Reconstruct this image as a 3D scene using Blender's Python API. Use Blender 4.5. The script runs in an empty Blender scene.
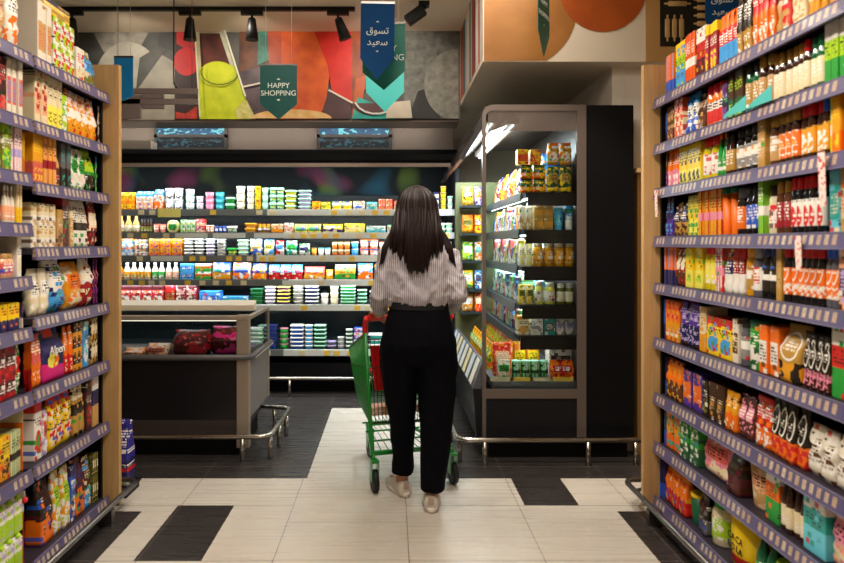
import bpy, math, random
from math import pi, sin, cos, sqrt, radians
from mathutils import Vector, Matrix, noise
random.seed(7)
S = bpy.context.scene
COL = S.collection
F, CX, CY, CH = 644.0, 391.0, 243.0, 1.4        # focal length in pixels, vanishing point, eye height

def at(px, py, Y):
    return Vector(((px - CX) * Y / F, Y, CH - (py - CY) * Y / F))

# ------------------------------------------------------------------ colours and materials
def lin(c):
    return tuple(((v / 12.92) if v <= .04045 else ((v + .055) / 1.055) ** 2.4) for v in c)
def hx(s):
    s = s.lstrip('#')
    return lin(tuple(int(s[i:i + 2], 16) / 255 for i in (0, 2, 4)))
PAL = dict(white='f0ece2', cream='ead9b0', ivory='e6dcc8', tan='c79a5e', brown='5b341d', dark='1b1614', black='0c0b0c', coffee='3a1c0f',
           red='d3191c', crimson='9c0f22', maroon='4e1020', orange='f0700f', amber='e79b14', yellow='f7cf0d', lemon='f4e85a', lime='a8d41c',
           green='1f9b3a', bottle='0c5a35', mint='a6e0bd', teal='14a39a', aqua='63cbe0', sky='3c9ee0', blue='1c57c4', navy='16205c',
           violet='4a2a94', purple='6a1f86', pink='ea8aa4', peach='f0ae86', magenta='d01a78', lilac='b7a5d8', grey='8d8a88', steel='5c5d63',
           gold='b98d3c', olive='7a7a22', rose='d45a52')
def C(n):
    return hx(PAL.get(n, n)) if isinstance(n, str) else n
MATS = {}
def nodes_of(m):
    m.use_nodes = True
    return m.node_tree.nodes, m.node_tree.links, m.node_tree.nodes['Principled BSDF']
def mat(name, col, rough=.5, metal=0., emit=0., var=0., vscale=8., coat=0., spec=.5, trans=0., bump=0., ior=1.45, alpha=1.):
    if name in MATS: return MATS[name]
    m = bpy.data.materials.new(name); N, L, b = nodes_of(m)
    c = C(col)
    b.inputs['Base Color'].default_value = (*c, 1); b.inputs['Roughness'].default_value = rough
    b.inputs['Metallic'].default_value = metal; b.inputs['Coat Weight'].default_value = coat
    b.inputs['Specular IOR Level'].default_value = spec; b.inputs['Transmission Weight'].default_value = trans
    b.inputs['IOR'].default_value = ior; b.inputs['Alpha'].default_value = alpha
    if emit:
        b.inputs['Emission Color'].default_value = (*c, 1); b.inputs['Emission Strength'].default_value = emit
    if var or bump:
        tc = N.new('ShaderNodeTexCoord'); nz = N.new('ShaderNodeTexNoise'); nz.inputs['Scale'].default_value = vscale
        nz.inputs['Detail'].default_value = 5
        L.new(tc.outputs['Object'], nz.inputs['Vector'])
        if var:
            mx = N.new('ShaderNodeMix'); mx.data_type = 'RGBA'
            mx.inputs[6].default_value = (*[v * (1 - var) for v in c], 1); mx.inputs[7].default_value = (*[min(1, v * (1 + var)) for v in c], 1)
            L.new(nz.outputs['Fac'], mx.inputs[0]); L.new(mx.outputs[2], b.inputs['Base Color'])
        if bump:
            bp = N.new('ShaderNodeBump'); bp.inputs['Strength'].default_value = bump; bp.inputs['Distance'].default_value = .01
            L.new(nz.outputs['Fac'], bp.inputs['Height']); L.new(bp.outputs['Normal'], b.inputs['Normal'])
    MATS[name] = m; return m

class NG:
    """small helper that chains math on node outputs"""
    def __init__(s, m): s.N, s.L, s.b = nodes_of(m)
    def put(s, i, v):
        if hasattr(v, 'links'): s.L.new(v, i)
        else: i.default_value = v
    def m(s, op, a, b=0., c=0.):
        n = s.N.new('ShaderNodeMath'); n.operation = op
        s.put(n.inputs[0], a); s.put(n.inputs[1], b); s.put(n.inputs[2], c); return n.outputs[0]
    def mix(s, f, a, b):
        n = s.N.new('ShaderNodeMix'); n.data_type = 'RGBA'; s.put(n.inputs[0], f)
        for i, v in ((6, a), (7, b)):
            s.put(n.inputs[i], v if hasattr(v, 'links') else (*v, 1))
        return n.outputs[2]
    def vec(s, x, y, z=0.):
        n = s.N.new('ShaderNodeCombineXYZ'); s.put(n.inputs[0], x); s.put(n.inputs[1], y); s.put(n.inputs[2], z); return n.outputs[0]
    def noise(s, v, sc, det=2.):
        n = s.N.new('ShaderNodeTexNoise'); s.L.new(v, n.inputs['Vector']); n.inputs['Scale'].default_value = sc; n.inputs['Detail'].default_value = det
        return n.outputs['Fac']
    def rect(s, u, v, u0, u1, v0, v1):
        return s.m('MULTIPLY', s.m('COMPARE', u, (u0 + u1) / 2, (u1 - u0) / 2), s.m('COMPARE', v, (v0 + v1) / 2, (v1 - v0) / 2))
    def disc(s, u, v, cu, cv, ru, rv):
        a = s.m('POWER', s.m('MULTIPLY_ADD', u, 1 / ru, -cu / ru), 2.); b = s.m('POWER', s.m('MULTIPLY_ADD', v, 1 / rv, -cv / rv), 2.)
        return s.m('LESS_THAN', s.m('ADD', a, b), 1.)
    def coord(s, kind='Object'):
        tc = s.N.new('ShaderNodeTexCoord'); sp = s.N.new('ShaderNodeSeparateXYZ'); s.L.new(tc.outputs[kind], sp.inputs[0])
        return sp.outputs[0], sp.outputs[1], sp.outputs[2]

def printed(w, h, c0, c1, c2, style, seed, gloss=.35):
    """procedural packaging print: front artwork laid out over the pack's own width and height"""
    rnd = random.Random(seed)
    m = bpy.data.materials.new('print_%s_%s_%s' % (c0, c1, c2)); g = NG(m)
    x, y, z = g.coord(); c0, c1, c2 = C(c0), C(c1), C(c2)
    u = g.m('MULTIPLY_ADD', x, 1 / w, .5); v = g.m('MULTIPLY', z, 1 / h)
    off = rnd.random() * 30
    pv = g.vec(g.m('ADD', x, off), y, z)
    fine = g.noise(pv, 2.2 / min(w, h), 2.)
    rows_ = max(6., min(26., h / .012)); cols_ = max(3., min(16., w / .012))
    tv = g.vec(g.m('MULTIPLY_ADD', u, cols_, off), g.m('FLOOR', g.m('MULTIPLY', v, rows_)))
    tx = g.m('MULTIPLY', g.m('GREATER_THAN', g.noise(tv, 1.7, 1.), .47), g.m('COMPARE', g.m('FRACT', g.m('MULTIPLY', v, rows_)), .5, .3))
    lum = sum(c0); ink = C('dark') if lum > 1.1 else C('white')
    col = c0
    if style == 'a':
        col = g.mix(g.rect(u, v, -.1, 1.1, .78 + rnd.random() * .06, 1.2), col, c1)
        col = g.mix(g.m('MULTIPLY', g.rect(u, v, .1, .9, .56, .73), tx), col, ink)
        blob = g.mix(g.m('GREATER_THAN', fine, .52), c2, c1)
        col = g.mix(g.disc(u, v, .5, .3, .4, .2), col, blob)
    elif style == 'b':
        col = g.mix(g.m('LESS_THAN', g.m('ADD', v, g.m('MULTIPLY', fine, .25)), .5 + rnd.random() * .1), col, c1)
        col = g.mix(g.m('MULTIPLY', g.rect(u, v, .1, .9, .6, .86), tx), col, c2)
        col = g.mix(g.m('MULTIPLY', g.rect(u, v, .15, .85, .08, .34), g.m('GREATER_THAN', fine, .54)), col, c2)
    elif style == 'c':
        st = g.m('GREATER_THAN', g.m('FRACT', g.m('MULTIPLY', u, 3.)), .55)
        col = g.mix(st, c0, c1)
        col = g.mix(g.rect(u, v, -.1, 1.1, .35, .52), col, c2)
        col = g.mix(g.m('MULTIPLY', g.rect(u, v, .1, .9, .6, .85), tx), col, ink)
    elif style == 'd':
        col = g.mix(g.m('GREATER_THAN', fine, .5), c0, c1)
        col = g.mix(g.m('GREATER_THAN', g.noise(pv, 45., 2.), .6), col, c2)
        col = g.mix(g.rect(u, v, .12, .88, .42, .74), col, g.mix(g.m('MULTIPLY', tx, g.rect(u, v, .2, .8, .46, .7)), c2, ink))
    elif style == 'n':
        col = g.mix(g.m('GREATER_THAN', fine, .5), c0, c1); col = g.mix(g.m('GREATER_THAN', g.noise(pv, 35., 3.), .64), col, c2)
    elif style == 'e':
        col = g.mix(g.rect(u, v, .08, .92, .22, .68), c0, c1)
        col = g.mix(g.m('MULTIPLY', g.rect(u, v, .14, .86, .28, .62), tx), col, c2)
    elif style == 'f':
        col = g.mix(g.m('LESS_THAN', v, .42), c1, c2)
        col = g.mix(g.m('GREATER_THAN', v, .72), col, c0)
        col = g.mix(g.m('MULTIPLY', g.rect(u, v, .1, .9, .45, .68), tx), col, ink)
    elif style == 'g':      # oval emblem with a light rim, flame-coloured foot
        col = g.mix(g.m('LESS_THAN', g.m('ADD', v, g.m('MULTIPLY', fine, .2)), .45), c0, g.mix(g.m('GREATER_THAN', fine, .5), c1, c2))
        col = g.mix(g.disc(u, v, .5, .62, .42, .25), col, C('white'))
        col = g.mix(g.disc(u, v, .5, .62, .36, .21), col, c0)
        col = g.mix(g.m('MULTIPLY', g.rect(u, v, .22, .78, .55, .69), tx), col, C('white'))
    elif style == 'h':      # thin side stripes (tall slim chocolate boxes)
        col = g.mix(g.m('LESS_THAN', v, .38), c0, c1)
        col = g.mix(g.m('MULTIPLY', g.m('COMPARE', u, .5, .14), g.m('GREATER_THAN', v, .42)), col, c2)
    elif style == 'p':      # plain printed tin with a coloured band at the foot
        col = g.mix(g.rect(u, v, -.1, 1.1, .05, .2), col, C('red'))
    elif style == 'q':      # deep top, hot foot with a round bowl
        col = g.mix(g.m('LESS_THAN', g.m('ADD', v, g.m('MULTIPLY', u, .1)), .34), col, c1)
        col = g.mix(g.disc(u, v, .48, .36, .26, .13), col, g.mix(g.m('GREATER_THAN', fine, .5), c2, C('lemon')))
        col = g.mix(g.rect(u, v, .3, .7, .78, .93), col, C('red'))
    if style in 'abcef' and min(w, h) > .04:      # small patches of secondary artwork
        rws = max(5., min(14., round(h / .022))); cls_ = max(2., min(5., round(w / .022)))
        vv = g.m('MULTIPLY', v, rws); wn = g.N.new('ShaderNodeTexWhiteNoise'); wn.noise_dimensions = '3D'
        uu = g.m('ADD', g.m('MULTIPLY', u, cls_), g.m('MULTIPLY', g.m('MODULO', g.m('FLOOR', vv), 2.), .4))
        g.L.new(g.vec(g.m('FLOOR', uu), g.m('FLOOR', vv), off), wn.inputs['Vector']); rv = wn.outputs['Value']
        gap = g.m('MULTIPLY', g.m('COMPARE', g.m('FRACT', vv), .5, .4), g.m('COMPARE', g.m('FRACT', uu), .5, .42))
        col = g.mix(g.m('MULTIPLY', g.m('GREATER_THAN', rv, .86), gap), col, c2)
        col = g.mix(g.m('MULTIPLY', g.m('COMPARE', rv, .77, .06), gap), col, c1)
        col = g.mix(g.m('MULTIPLY', g.m('LESS_THAN', rv, .09), g.m('MULTIPLY', gap, tx)), col, ink)
        col = g.mix(g.m('MULTIPLY', g.m('COMPARE', rv, .13, .035), g.m('MULTIPLY', gap, .9)), col, C(rnd.choice(['red', 'amber', 'blue', 'brown', 'white', 'green'])))
    # worn, slightly uneven ink
    col = g.mix(.06, col, g.mix(fine, C('black'), C('tan')))
    g.L.new(col, g.b.inputs['Base Color']); g.b.inputs['Roughness'].default_value = gloss
    g.b.inputs['Specular IOR Level'].default_value = .4
    return m

# ------------------------------------------------------------------ mesh building
class MB:
    def __init__(s): s.v = []; s.f = []; s.mi = []; s.sm = []
    def add(s, vs, fs, mi=0, smooth=False):
        o = len(s.v); s.v += [tuple(p) for p in vs]
        for f in fs: s.f.append([i + o for i in f]); s.mi.append(mi); s.sm.append(smooth)
        return s
    def box(s, x0, x1, y0, y1, z0, z1, mi=0):
        vs = [(x, y, z) for x in (x0, x1) for y in (y0, y1) for z in (z0, z1)]
        return s.add(vs, [(0, 1, 3, 2), (4, 6, 7, 5), (0, 4, 5, 1), (2, 3, 7, 6), (0, 2, 6, 4), (1, 5, 7, 3)], mi)
    def loft(s, rings, mi=0, smooth=True, caps=True, closed=False):
        n = len(rings[0]); vs = [p for r in rings for p in r]; fs = []
        R = len(rings)
        for i in range(R if closed else R - 1):
            for j in range(n):
                a, b = i * n + j, i * n + (j + 1) % n; k = ((i + 1) % R) * n
                fs.append((a, b, k + (j + 1) % n, k + j))
        s.add(vs, fs, mi, smooth)
        if caps and not closed:
            o = len(s.v) - len(vs)
            s.f.append([o + j for j in reversed(range(n))]); s.mi.append(mi); s.sm.append(False)
            s.f.append([o + (R - 1) * n + j for j in range(n)]); s.mi.append(mi); s.sm.append(False)
        return s
    def lathe(s, prof, n=20, mi=0, c=(0, 0), smooth=True):
        return s.loft([[(c[0] + r * cos(2 * pi * j / n), c[1] + r * sin(2 * pi * j / n), z) for j in range(n)] for r, z in prof], mi, smooth)
    def tube(s, pts, r, n=8, mi=0, closed=False):
        pts = [Vector(p) for p in pts]; rings = []; up = None; L = len(pts)
        rs = r if isinstance(r, (list, tuple)) else [r] * L
        for i, p in enumerate(pts):
            if closed: t = pts[(i + 1) % L] - pts[i - 1]
            else: t = pts[min(i + 1, L - 1)] - pts[max(i - 1, 0)]
            t.normalize()
            if up is None: up = Vector((0, 0, 1)) if abs(t.z) < .9 else Vector((1, 0, 0))
            a = t.cross(up)
            if a.length < 1e-4: a = t.cross(Vector((1, 0, .3)))
            a.normalize(); b = a.cross(t).normalized(); up = b
            rings.append([p + rs[i] * (cos(2 * pi * j / n) * a + sin(2 * pi * j / n) * b) for j in range(n)])
        return s.loft(rings, mi, True, True, closed)
    def sphere(s, c, r, n=16, m=10, mi=0):
        rx, ry, rz = r if isinstance(r, tuple) else (r, r, r)
        rings = []
        for i in range(m + 1):
            a = -pi / 2 + pi * i / m; q = max(cos(a), .02)
            rings.append([(c[0] + rx * q * cos(2 * pi * j / n), c[1] + ry * q * sin(2 * pi * j / n), c[2] + rz * sin(a)) for j in range(n)])
        return s.loft(rings, mi)
    def mesh(s, name, mats):
        me = bpy.data.meshes.new(name); me.from_pydata(s.v, [], s.f)
        for m in (mats if isinstance(mats, (list, tuple)) else [mats]): me.materials.append(m)
        me.polygons.foreach_set('material_index', s.mi); me.polygons.foreach_set('use_smooth', s.sm)
        me.update(); return me
    def obj(s, name, mats, parent=None, loc=None, bevel=0):
        o = bpy.data.objects.new(name, s.mesh(name, mats)); COL.objects.link(o)
        if parent: o.parent = parent
        if loc: o.location = loc
        if bevel:
            b = o.modifiers.new('Bevel', 'BEVEL'); b.width = bevel; b.segments = 2; b.limit_method = 'ANGLE'
        return o

def empty(name, loc=(0, 0, 0), rz=0):
    o = bpy.data.objects.new(name, None); COL.objects.link(o); o.location = loc; o.rotation_euler.z = rz
    o.empty_display_size = .1; return o
def tag(o, label, cat, group=None, kind=None):
    o['label'] = label; o['category'] = cat
    if group: o['group'] = group
    if kind: o['kind'] = kind
    return o
def struct(o, label=None):
    o['kind'] = 'structure'
    if label: o['label'] = label
    return o
def dup(o, parent=None):
    c = o.copy(); COL.objects.link(c)
    if parent: c.parent = parent
    for ch in list(o.children): dup(ch, c)
    return c
def rrect(w, d, z, r, n=3, cx=0, cy=0):
    out = []
    r = min(r, w / 2 - 1e-4, d / 2 - 1e-4)
    for k, (sx, sy) in enumerate(((1, 1), (-1, 1), (-1, -1), (1, -1))):
        for i in range(n + 1):
            a = pi / 2 * k + pi / 2 * i / n
            out.append((cx + sx * (w / 2 - r) + r * cos(a), cy + sy * (d / 2 - r) + r * sin(a), z))
    return out
def text(body, size, parent, m, loc, rot=(pi / 2, 0, 0), name='lettering', extrude=.0008, sx=1.):
    cu = bpy.data.curves.new(name, 'FONT'); cu.body = body; cu.size = size; cu.align_x = 'CENTER'; cu.align_y = 'CENTER'; cu.extrude = extrude
    t = bpy.data.objects.new(name, cu); COL.objects.link(t)
    bpy.context.view_layer.update()
    me = bpy.data.meshes.new_from_object(t.evaluated_get(bpy.context.evaluated_depsgraph_get()))
    bpy.data.objects.remove(t); me.materials.clear(); me.materials.append(m)
    o = bpy.data.objects.new(name, me); COL.objects.link(o); o.parent = parent; o.location = loc; o.rotation_euler = rot; o.scale = (sx, 1, 1)
    return o

# ------------------------------------------------------------------ packaging shapes (base at z=0, front towards -y)
def wob(p, s, k): return noise.noise(Vector((p[0] * s + k, p[1] * s, p[2] * s)))
def m_box(w, d, h):
    b = MB(); e = min(.004, w * .08)
    b.loft([rrect(w - e, d - e, 0, .003, 2), rrect(w, d, e, .004, 2), rrect(w, d, h - e, .004, 2), rrect(w - e, d - e, h, .003, 2)], smooth=False)
    return b
def m_bag(w, d, h, k=0, clear=False):
    b = MB(); n = 20; rings = []
    for i in range(15):
        t = i / 14
        th = d / 2 * (min(1, (t + .04) / .18) ** .5) * (min(1, (1.0 - t) / .42) ** .75) if t < .93 else .0035
        th = max(th, .003); ww = w / 2 * (.93 + .07 * sin(pi * min(1, t * 1.2))) if t < .93 else w / 2 * .99
        r = []
        for j in range(n):
            a = 2 * pi * j / n; ca, sa = cos(a), sin(a)
            x = ww * math.copysign(abs(ca) ** .6, ca); y = th * math.copysign(abs(sa) ** .8, sa)
            q = wob((x, y, t * h), 38, k) * .010 * (1 if .06 < t < .9 else .15)
            x = max(-w / 2, min(w / 2, x + ca * q)); r.append((x, y + sa * q * 1.4, t * h))
        rings.append(r)
    b.loft(rings); return b
def m_pouch(w, d, h, k=0):      # flat-bottomed stand-up bag with a folded, crimped top
    b = MB(); rings = []
    for i in range(13):
        t = i / 12
        dd = d * (1 if t < .55 else max(.05, 1 - (t - .55) / .42 * .97)); ww = w * (.94 if t < .05 else 1) * (1 - .03 * sin(pi * t))
        r = []
        for (x, y, z) in rrect(ww, max(dd, .006), t * h, min(.012, dd * .4), 4):
            q = wob((x, y, z), 42, k) * .007 * min(1, (t + .1) * 3)
            r.append((max(-w / 2, min(w / 2, x + q * .5)), y + q, z))
        rings.append(r)
    b.loft(rings); return b
def item_parts(kind, w, d, h, cs, style, seed, gloss=.35):
    """list of (part name, mesh); the first entry is the thing itself"""
    pm = lambda hh=h, z=0: printed(w, hh, *cs, style, seed, gloss)
    r = w / 2
    if kind in ('box', 'pak'): return [('', m_box(w, d, h).mesh('box', pm()))]
    if kind == 'bag': return [('', m_bag(w, d, h, seed).mesh('bag', printed(w, h, *cs, style, seed, .22)))]
    if kind == 'pou': return [('', m_pouch(w, d, h, seed).mesh('pouch', printed(w, h, *cs, style, seed, .25)))]
    if kind == 'jar':
        b = MB().lathe([(r * .9, 0), (r, h * .03), (r, h * .66), (r * .93, h * .74), (r * .78, h * .79), (r * .78, h * .8)], 22)
        l = MB().lathe([(r * .8, h * .785), (r * .84, h * .79), (r * .84, h * .985), (r * .78, h)], 22)
        lb = MB().lathe([(r * 1.012, h * .14), (r * 1.02, h * .15), (r * 1.02, h * .6), (r * 1.012, h * .61)], 22)
        glass = mat('jar_glass_' + str(cs[0]), cs[0], .08, spec=.8, coat=.6, var=.35, vscale=90)
        return [('', b.mesh('jar', glass)), ('label_wrap', lb.mesh('label_wrap', printed(w, h, cs[2], cs[2], 'white' if cs[2] != 'white' else 'red', style, seed, .4))),
                ('lid', l.mesh('lid', mat('lid_' + str(cs[1]), cs[1], .3, metal=.5 if cs[1] == 'gold' else 0)))]
    if kind == 'btl':
        b = MB().lathe([(r * .9, 0), (r, h * .02), (r, h * .5), (r * .9, h * .6), (r * .42, h * .8), (r * .36, h * .88)], 18)
        c = MB().lathe([(r * .42, h * .87), (r * .44, h * .88), (r * .44, h * .99), (r * .36, h)], 14)
        lb = MB().lathe([(r * 1.01, h * .1), (r * 1.02, h * .11), (r * 1.02, h * .46), (r * 1.01, h * .47)], 18)
        return [('', b.mesh('bottle', mat('bottle_' + str(cs[0]), cs[0], .15, coat=.5, var=.1))),
                ('label_wrap', lb.mesh('label_wrap', printed(w, h * .5, cs[2], cs[2], 'white' if cs[2] != 'white' else 'green', style, seed, .4))),
                ('cap', c.mesh('cap', mat('cap_' + str(cs[1]), cs[1], .35)))]
    if kind == 'tin':
        b = MB().lathe([(r * .97, 0), (r, h * .015), (r, h * .9), (r * .98, h * .91)], 28)
        c = MB().lathe([(r * .97, h * .905), (r * 1.0, h * .91), (r * 1.0, h * .985), (r * .95, h), (r * .9, h * .985)], 28)
        return [('', b.mesh('tin', printed(w, h, *cs, style, seed, .25))), ('lid', c.mesh('lid', mat('lid_' + str(cs[1]), cs[1], .3)))]
    if kind == 'tub':
        b = MB().lathe([(r * .76, 0), (r * .8, h * .03), (r * .95, h * .88)], 18)
        c = MB().lathe([(r * .98, h * .87), (r, h * .89), (r, h * .97), (r * .95, h)], 18)
        return [('', b.mesh('tub', mat('tub_' + str(cs[0]), cs[0], .4) if style == 'c' else printed(w, h, *cs, style, seed, .4))), ('lid', c.mesh('lid', mat('lid_' + str(cs[1]), cs[1], .35)))]
    if kind == 'sqt':           # squarish tub
        b = MB().loft([rrect(w * .78, d * .78, 0, .01), rrect(w * .88, d * .88, h * .68, .012)])
        c = MB().loft([rrect(w * .99, d * .99, h * .68, .012), rrect(w, d, h * .72, .012), rrect(w, d, h * .96, .012), rrect(w * .95, d * .95, h, .012)])
        return [('', b.mesh('tub', mat('tub_' + str(cs[0]), cs[0], .4) if style == 'c' else printed(w, h, *cs, style, seed, .4))), ('lid', c.mesh('lid', mat('lid_' + str(cs[1]), cs[1], .35)))]
    if kind == 'gab':           # gable-topped drink carton
        b = MB(); hs = h * .8
        b.loft([rrect(w * .98, d * .98, 0, .003, 1), rrect(w, d, .004, .003, 1), rrect(w, d, hs, .003, 1), rrect(w, .012, h * .95, .002, 1), rrect(w, .006, h, .002, 1)], smooth=False)
        c = MB().lathe([(.011, 0), (.012, .002), (.012, .014), (.009, .016)], 12)
        return [('', b.mesh('carton', pm())), ('cap', c.mesh('cap', mat('cap_' + str(cs[1]), cs[1], .35)), (0, -d * .25, hs + (h * .15) * .42), (radians(52), 0, 0))]
    if kind == 'whl':
        b = MB(); q = MB()
        b.loft([[(cos(2 * pi * j / 28) * rr, y, h / 2 + sin(2 * pi * j / 28) * rr * h / w) for j in range(28)] for rr, y in ((r * .92, -d / 2), (r, -d * .4), (r, d * .4), (r * .92, d / 2))])
        return [('', b.mesh('wheel', mat('cheese_rind', 'e8d98c', .5))),
                ('label_wrap', MB().loft([[(cos(2 * pi * j / 24) * rr, y, h / 2 + sin(2 * pi * j / 24) * rr) for j in range(24)] for rr, y in ((r * .66, -d / 2 - .002), (r * .66, -d / 2 + .001))]).mesh('label_wrap', printed(w, h, *cs, style, seed)))]
KN = dict(box=('food_box', 'box'), pak=('food_packet', 'packet'), bag=('food_bag', 'bag'), pou=('food_pouch', 'pouch'), jar=('lidded_jar', 'jar'), btl=('bottle', 'bottle'),
          tin=('tin', 'tin'), tub=('round_tub', 'tub'), sqt=('square_tub', 'tub'), gab=('drink_carton', 'carton'), whl=('cheese_wheel', 'cheese'))
ORD = ['', 'first', 'second', 'third', 'fourth', 'fifth', 'sixth', 'seventh', 'eighth', 'ninth', 'tenth', 'eleventh', 'twelfth', 'thirteenth', 'fourteenth']
NUM = ['', 'one', 'two', 'three', 'four', 'five', 'six', 'seven', 'eight', 'nine', 'ten', 'eleven', 'twelve', 'thirteen', 'fourteen']
SEED = [100]
def proto(kind, w, d, h, cs, style):
    SEED[0] += 1
    ps = item_parts(kind, w, d, h, cs, style, SEED[0])
    root = bpy.data.objects.new(KN[kind][0], ps[0][1]); COL.objects.link(root)
    for p in ps[1:]:
        o = bpy.data.objects.new(p[0], p[1]); COL.objects.link(o); o.parent = root
        if len(p) > 2: o.location = p[2]; o.rotation_euler = p[3]
    return root
def put_run(kind, w, d, h, cs, style, noun, cols, levels, rz, label, group, lean=0.):
    """cols: list of base positions; levels high; label(c, l) -> text"""
    base = None
    for ci, p in enumerate(cols):
        for l in range(levels):
            if base is None: o = base = proto(kind, w, d, h, cs, style)
            else: o = dup(base)
            jr = 0 if levels > 1 else random.uniform(-.03, .03)
            o.location = (p[0], p[1], p[2] + l * h * 1.0 + .0005); o.rotation_euler = (0, 0, rz + jr)
            tag(o, label(ci, l), KN[kind][1], group if len(cols) * levels > 1 else None)
            if isinstance(noun, str) and '+' in noun: pass
    return base
# ------------------------------------------------------------------ the setting
CEIL = 3.23
black = mat('black_enamel', '09090c', .5, var=.15, spec=.2)
charcoal = mat('charcoal_panel', '111115', .5, var=.1, spec=.25)
taupe = mat('taupe_metal', '8c7d74', .38, metal=.35, var=.06)
greyp = mat('grey_panel', '8b8078', .6, var=.06)
chrome = mat('brushed_steel', 'b9b2a6', .25, metal=1.)
chromed = mat('dull_steel', '8a8684', .35, metal=1.)
creamw = mat('cream_paint', 'ddd0bb', .75, var=.03, vscale=2)
whitep = mat('white_plastic', 'ece8de', .4)

m = bpy.data.materials.new('floor_tiles'); g = NG(m); x, y, z = g.coord()
xo = g.m('MULTIPLY_ADD', x, 1 / .6, .52 / .6); colid = g.m('FLOOR', xo)
odd = g.m('MODULO', g.m('ABSOLUTE', colid), 2.)
yo = g.m('ADD', g.m('MULTIPLY_ADD', y, 1 / .6, -3.435 / .6 + 20), g.m('MULTIPLY', odd, 0.)); fx = g.m('FRACT', xo)
yo = g.m('ADD', yo, g.m('MULTIPLY', g.m('COMPARE', colid, 0., .5), .34))
fy = g.m('FRACT', yo)
jx = g.m('GREATER_THAN', g.m('ABSOLUTE', g.m('SUBTRACT', fx, .5)), .4965); jy = g.m('GREATER_THAN', g.m('ABSOLUTE', g.m('SUBTRACT', fy, .5)), .4965)
joint = g.m('MAXIMUM', jx, jy)
def frect(x0, x1, y0, y1): return g.rect(x, y, x0, x1, y0, y1)
dark = g.m('MAXIMUM', g.m('MAXIMUM', frect(-9, -.50, 3.83, 9), frect(.28, 9, 3.83, 9)), g.m('MAXIMUM', frect(-1.136, -.836, 2.835, 3.435), frect(.713, 1.005, 3.435, 3.83)))
dark = g.m('MAXIMUM', dark, g.m('MAXIMUM', frect(-1, 1, 5.46, 9), frect(1.18, 9, -5, 3.36)))  # strip by the coffee rack is skirting shadow painted into the floor
dark = g.m('MAXIMUM', dark, g.m('MAXIMUM', frect(-9, -1.30, -5, 3.36), frect(-1.1, -.8, .4, .9)))  # same painted skirting shadow by the noodle and outer racks
cell = g.noise(g.vec(g.m('MULTIPLY', colid, 7.3), g.m('MULTIPLY', g.m('FLOOR', yo), 3.7)), 1.)
lin_ = g.noise(g.vec(g.m('MULTIPLY', x, 1.5), g.m('MULTIPLY', y, 30.)), 1.2, 4.)
light = g.mix(g.m('MULTIPLY_ADD', cell, .6, g.m('MULTIPLY', lin_, .4)), hx('c2b9ac'), hx('dcd4c7'))
light = g.mix(joint, light, hx('766c60'))
darkc = g.mix(lin_, hx('2c2827'), hx('3f3a38')); darkc = g.mix(joint, darkc, hx('6a5f55'))
g.L.new(g.mix(dark, light, darkc), g.b.inputs['Base Color'])
g.L.new(g.m('MULTIPLY_ADD', lin_, .12, .22), g.b.inputs['Roughness'])
struct(MB().box(-5, 2.9, -3, 7.3, -.1, 0).obj('floor', m))
ceilm = mat('ceiling_paint', 'ead8be', .8, var=.04, vscale=2)
struct(MB().box(-5, 2.9, -3, 7.3, CEIL, CEIL + .1).obj('ceiling', ceilm))
struct(MB().box(-5, 2.9, 7.3, 7.4, -.1, CEIL + .1).obj('wall_back', creamw))
struct(MB().box(-5, 2.9, -3.1, -3, -.1, CEIL + .1).obj('wall_front', creamw))
struct(MB().box(-5.1, -5, -3, 7.3, -.1, CEIL + .1).obj('wall_left', creamw))
struct(MB().box(2.9, 3.0, -3, 7.3, -.1, CEIL + .1).obj('wall_right', creamw))
# bulkhead over the dairy wall (carries the mural) and the one over the glass chiller
struct(MB().box(-5, .598, 5.62, 5.9, 2.47, CEIL).obj('wall_mural_bulkhead', greyp))
struct(MB().box(-5, .598, 5.60, 5.92, 2.455, 2.47).obj('trim_1', taupe))
struct(MB().box(.6, 2.9, 4.2, 7.3, 2.583, CEIL).obj('wall_chiller_bulkhead', creamw))
struct(MB().box(1.572, 2.9, 4.34, 7.3, 0, 2.583).obj('wall_column', mat('white_column', 'e2d9cb', .7, var=.04)))
struct(MB().box(1.49, 1.571, 4.34, 7.3, 2.31, 2.583).obj('wall_column_head', mat('white_column', 'e2d9cb', .7, var=.04)))
struct(MB().box(-5, 2.9, 6.95, 7.3, 0, 2.583).obj('wall_service', greyp)) if False else None
struct(MB().box(-5, .598, 6.2, 6.26, 2.3, 2.6).obj('wall_service_panel', greyp))
tanw = mat('tan_laminate', 'b98d55', .5, var=.12, vscale=5)
struct(MB().box(1.63, 1.9, 4.26, 4.339, 0, 1.86).obj('trim_2', tanw))
struct(MB().box(1.60, 1.9, 4.20, 4.339, 1.861, 1.89).obj('trim_3', mat('tan_ledge', 'd3b07a', .5)))

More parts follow.
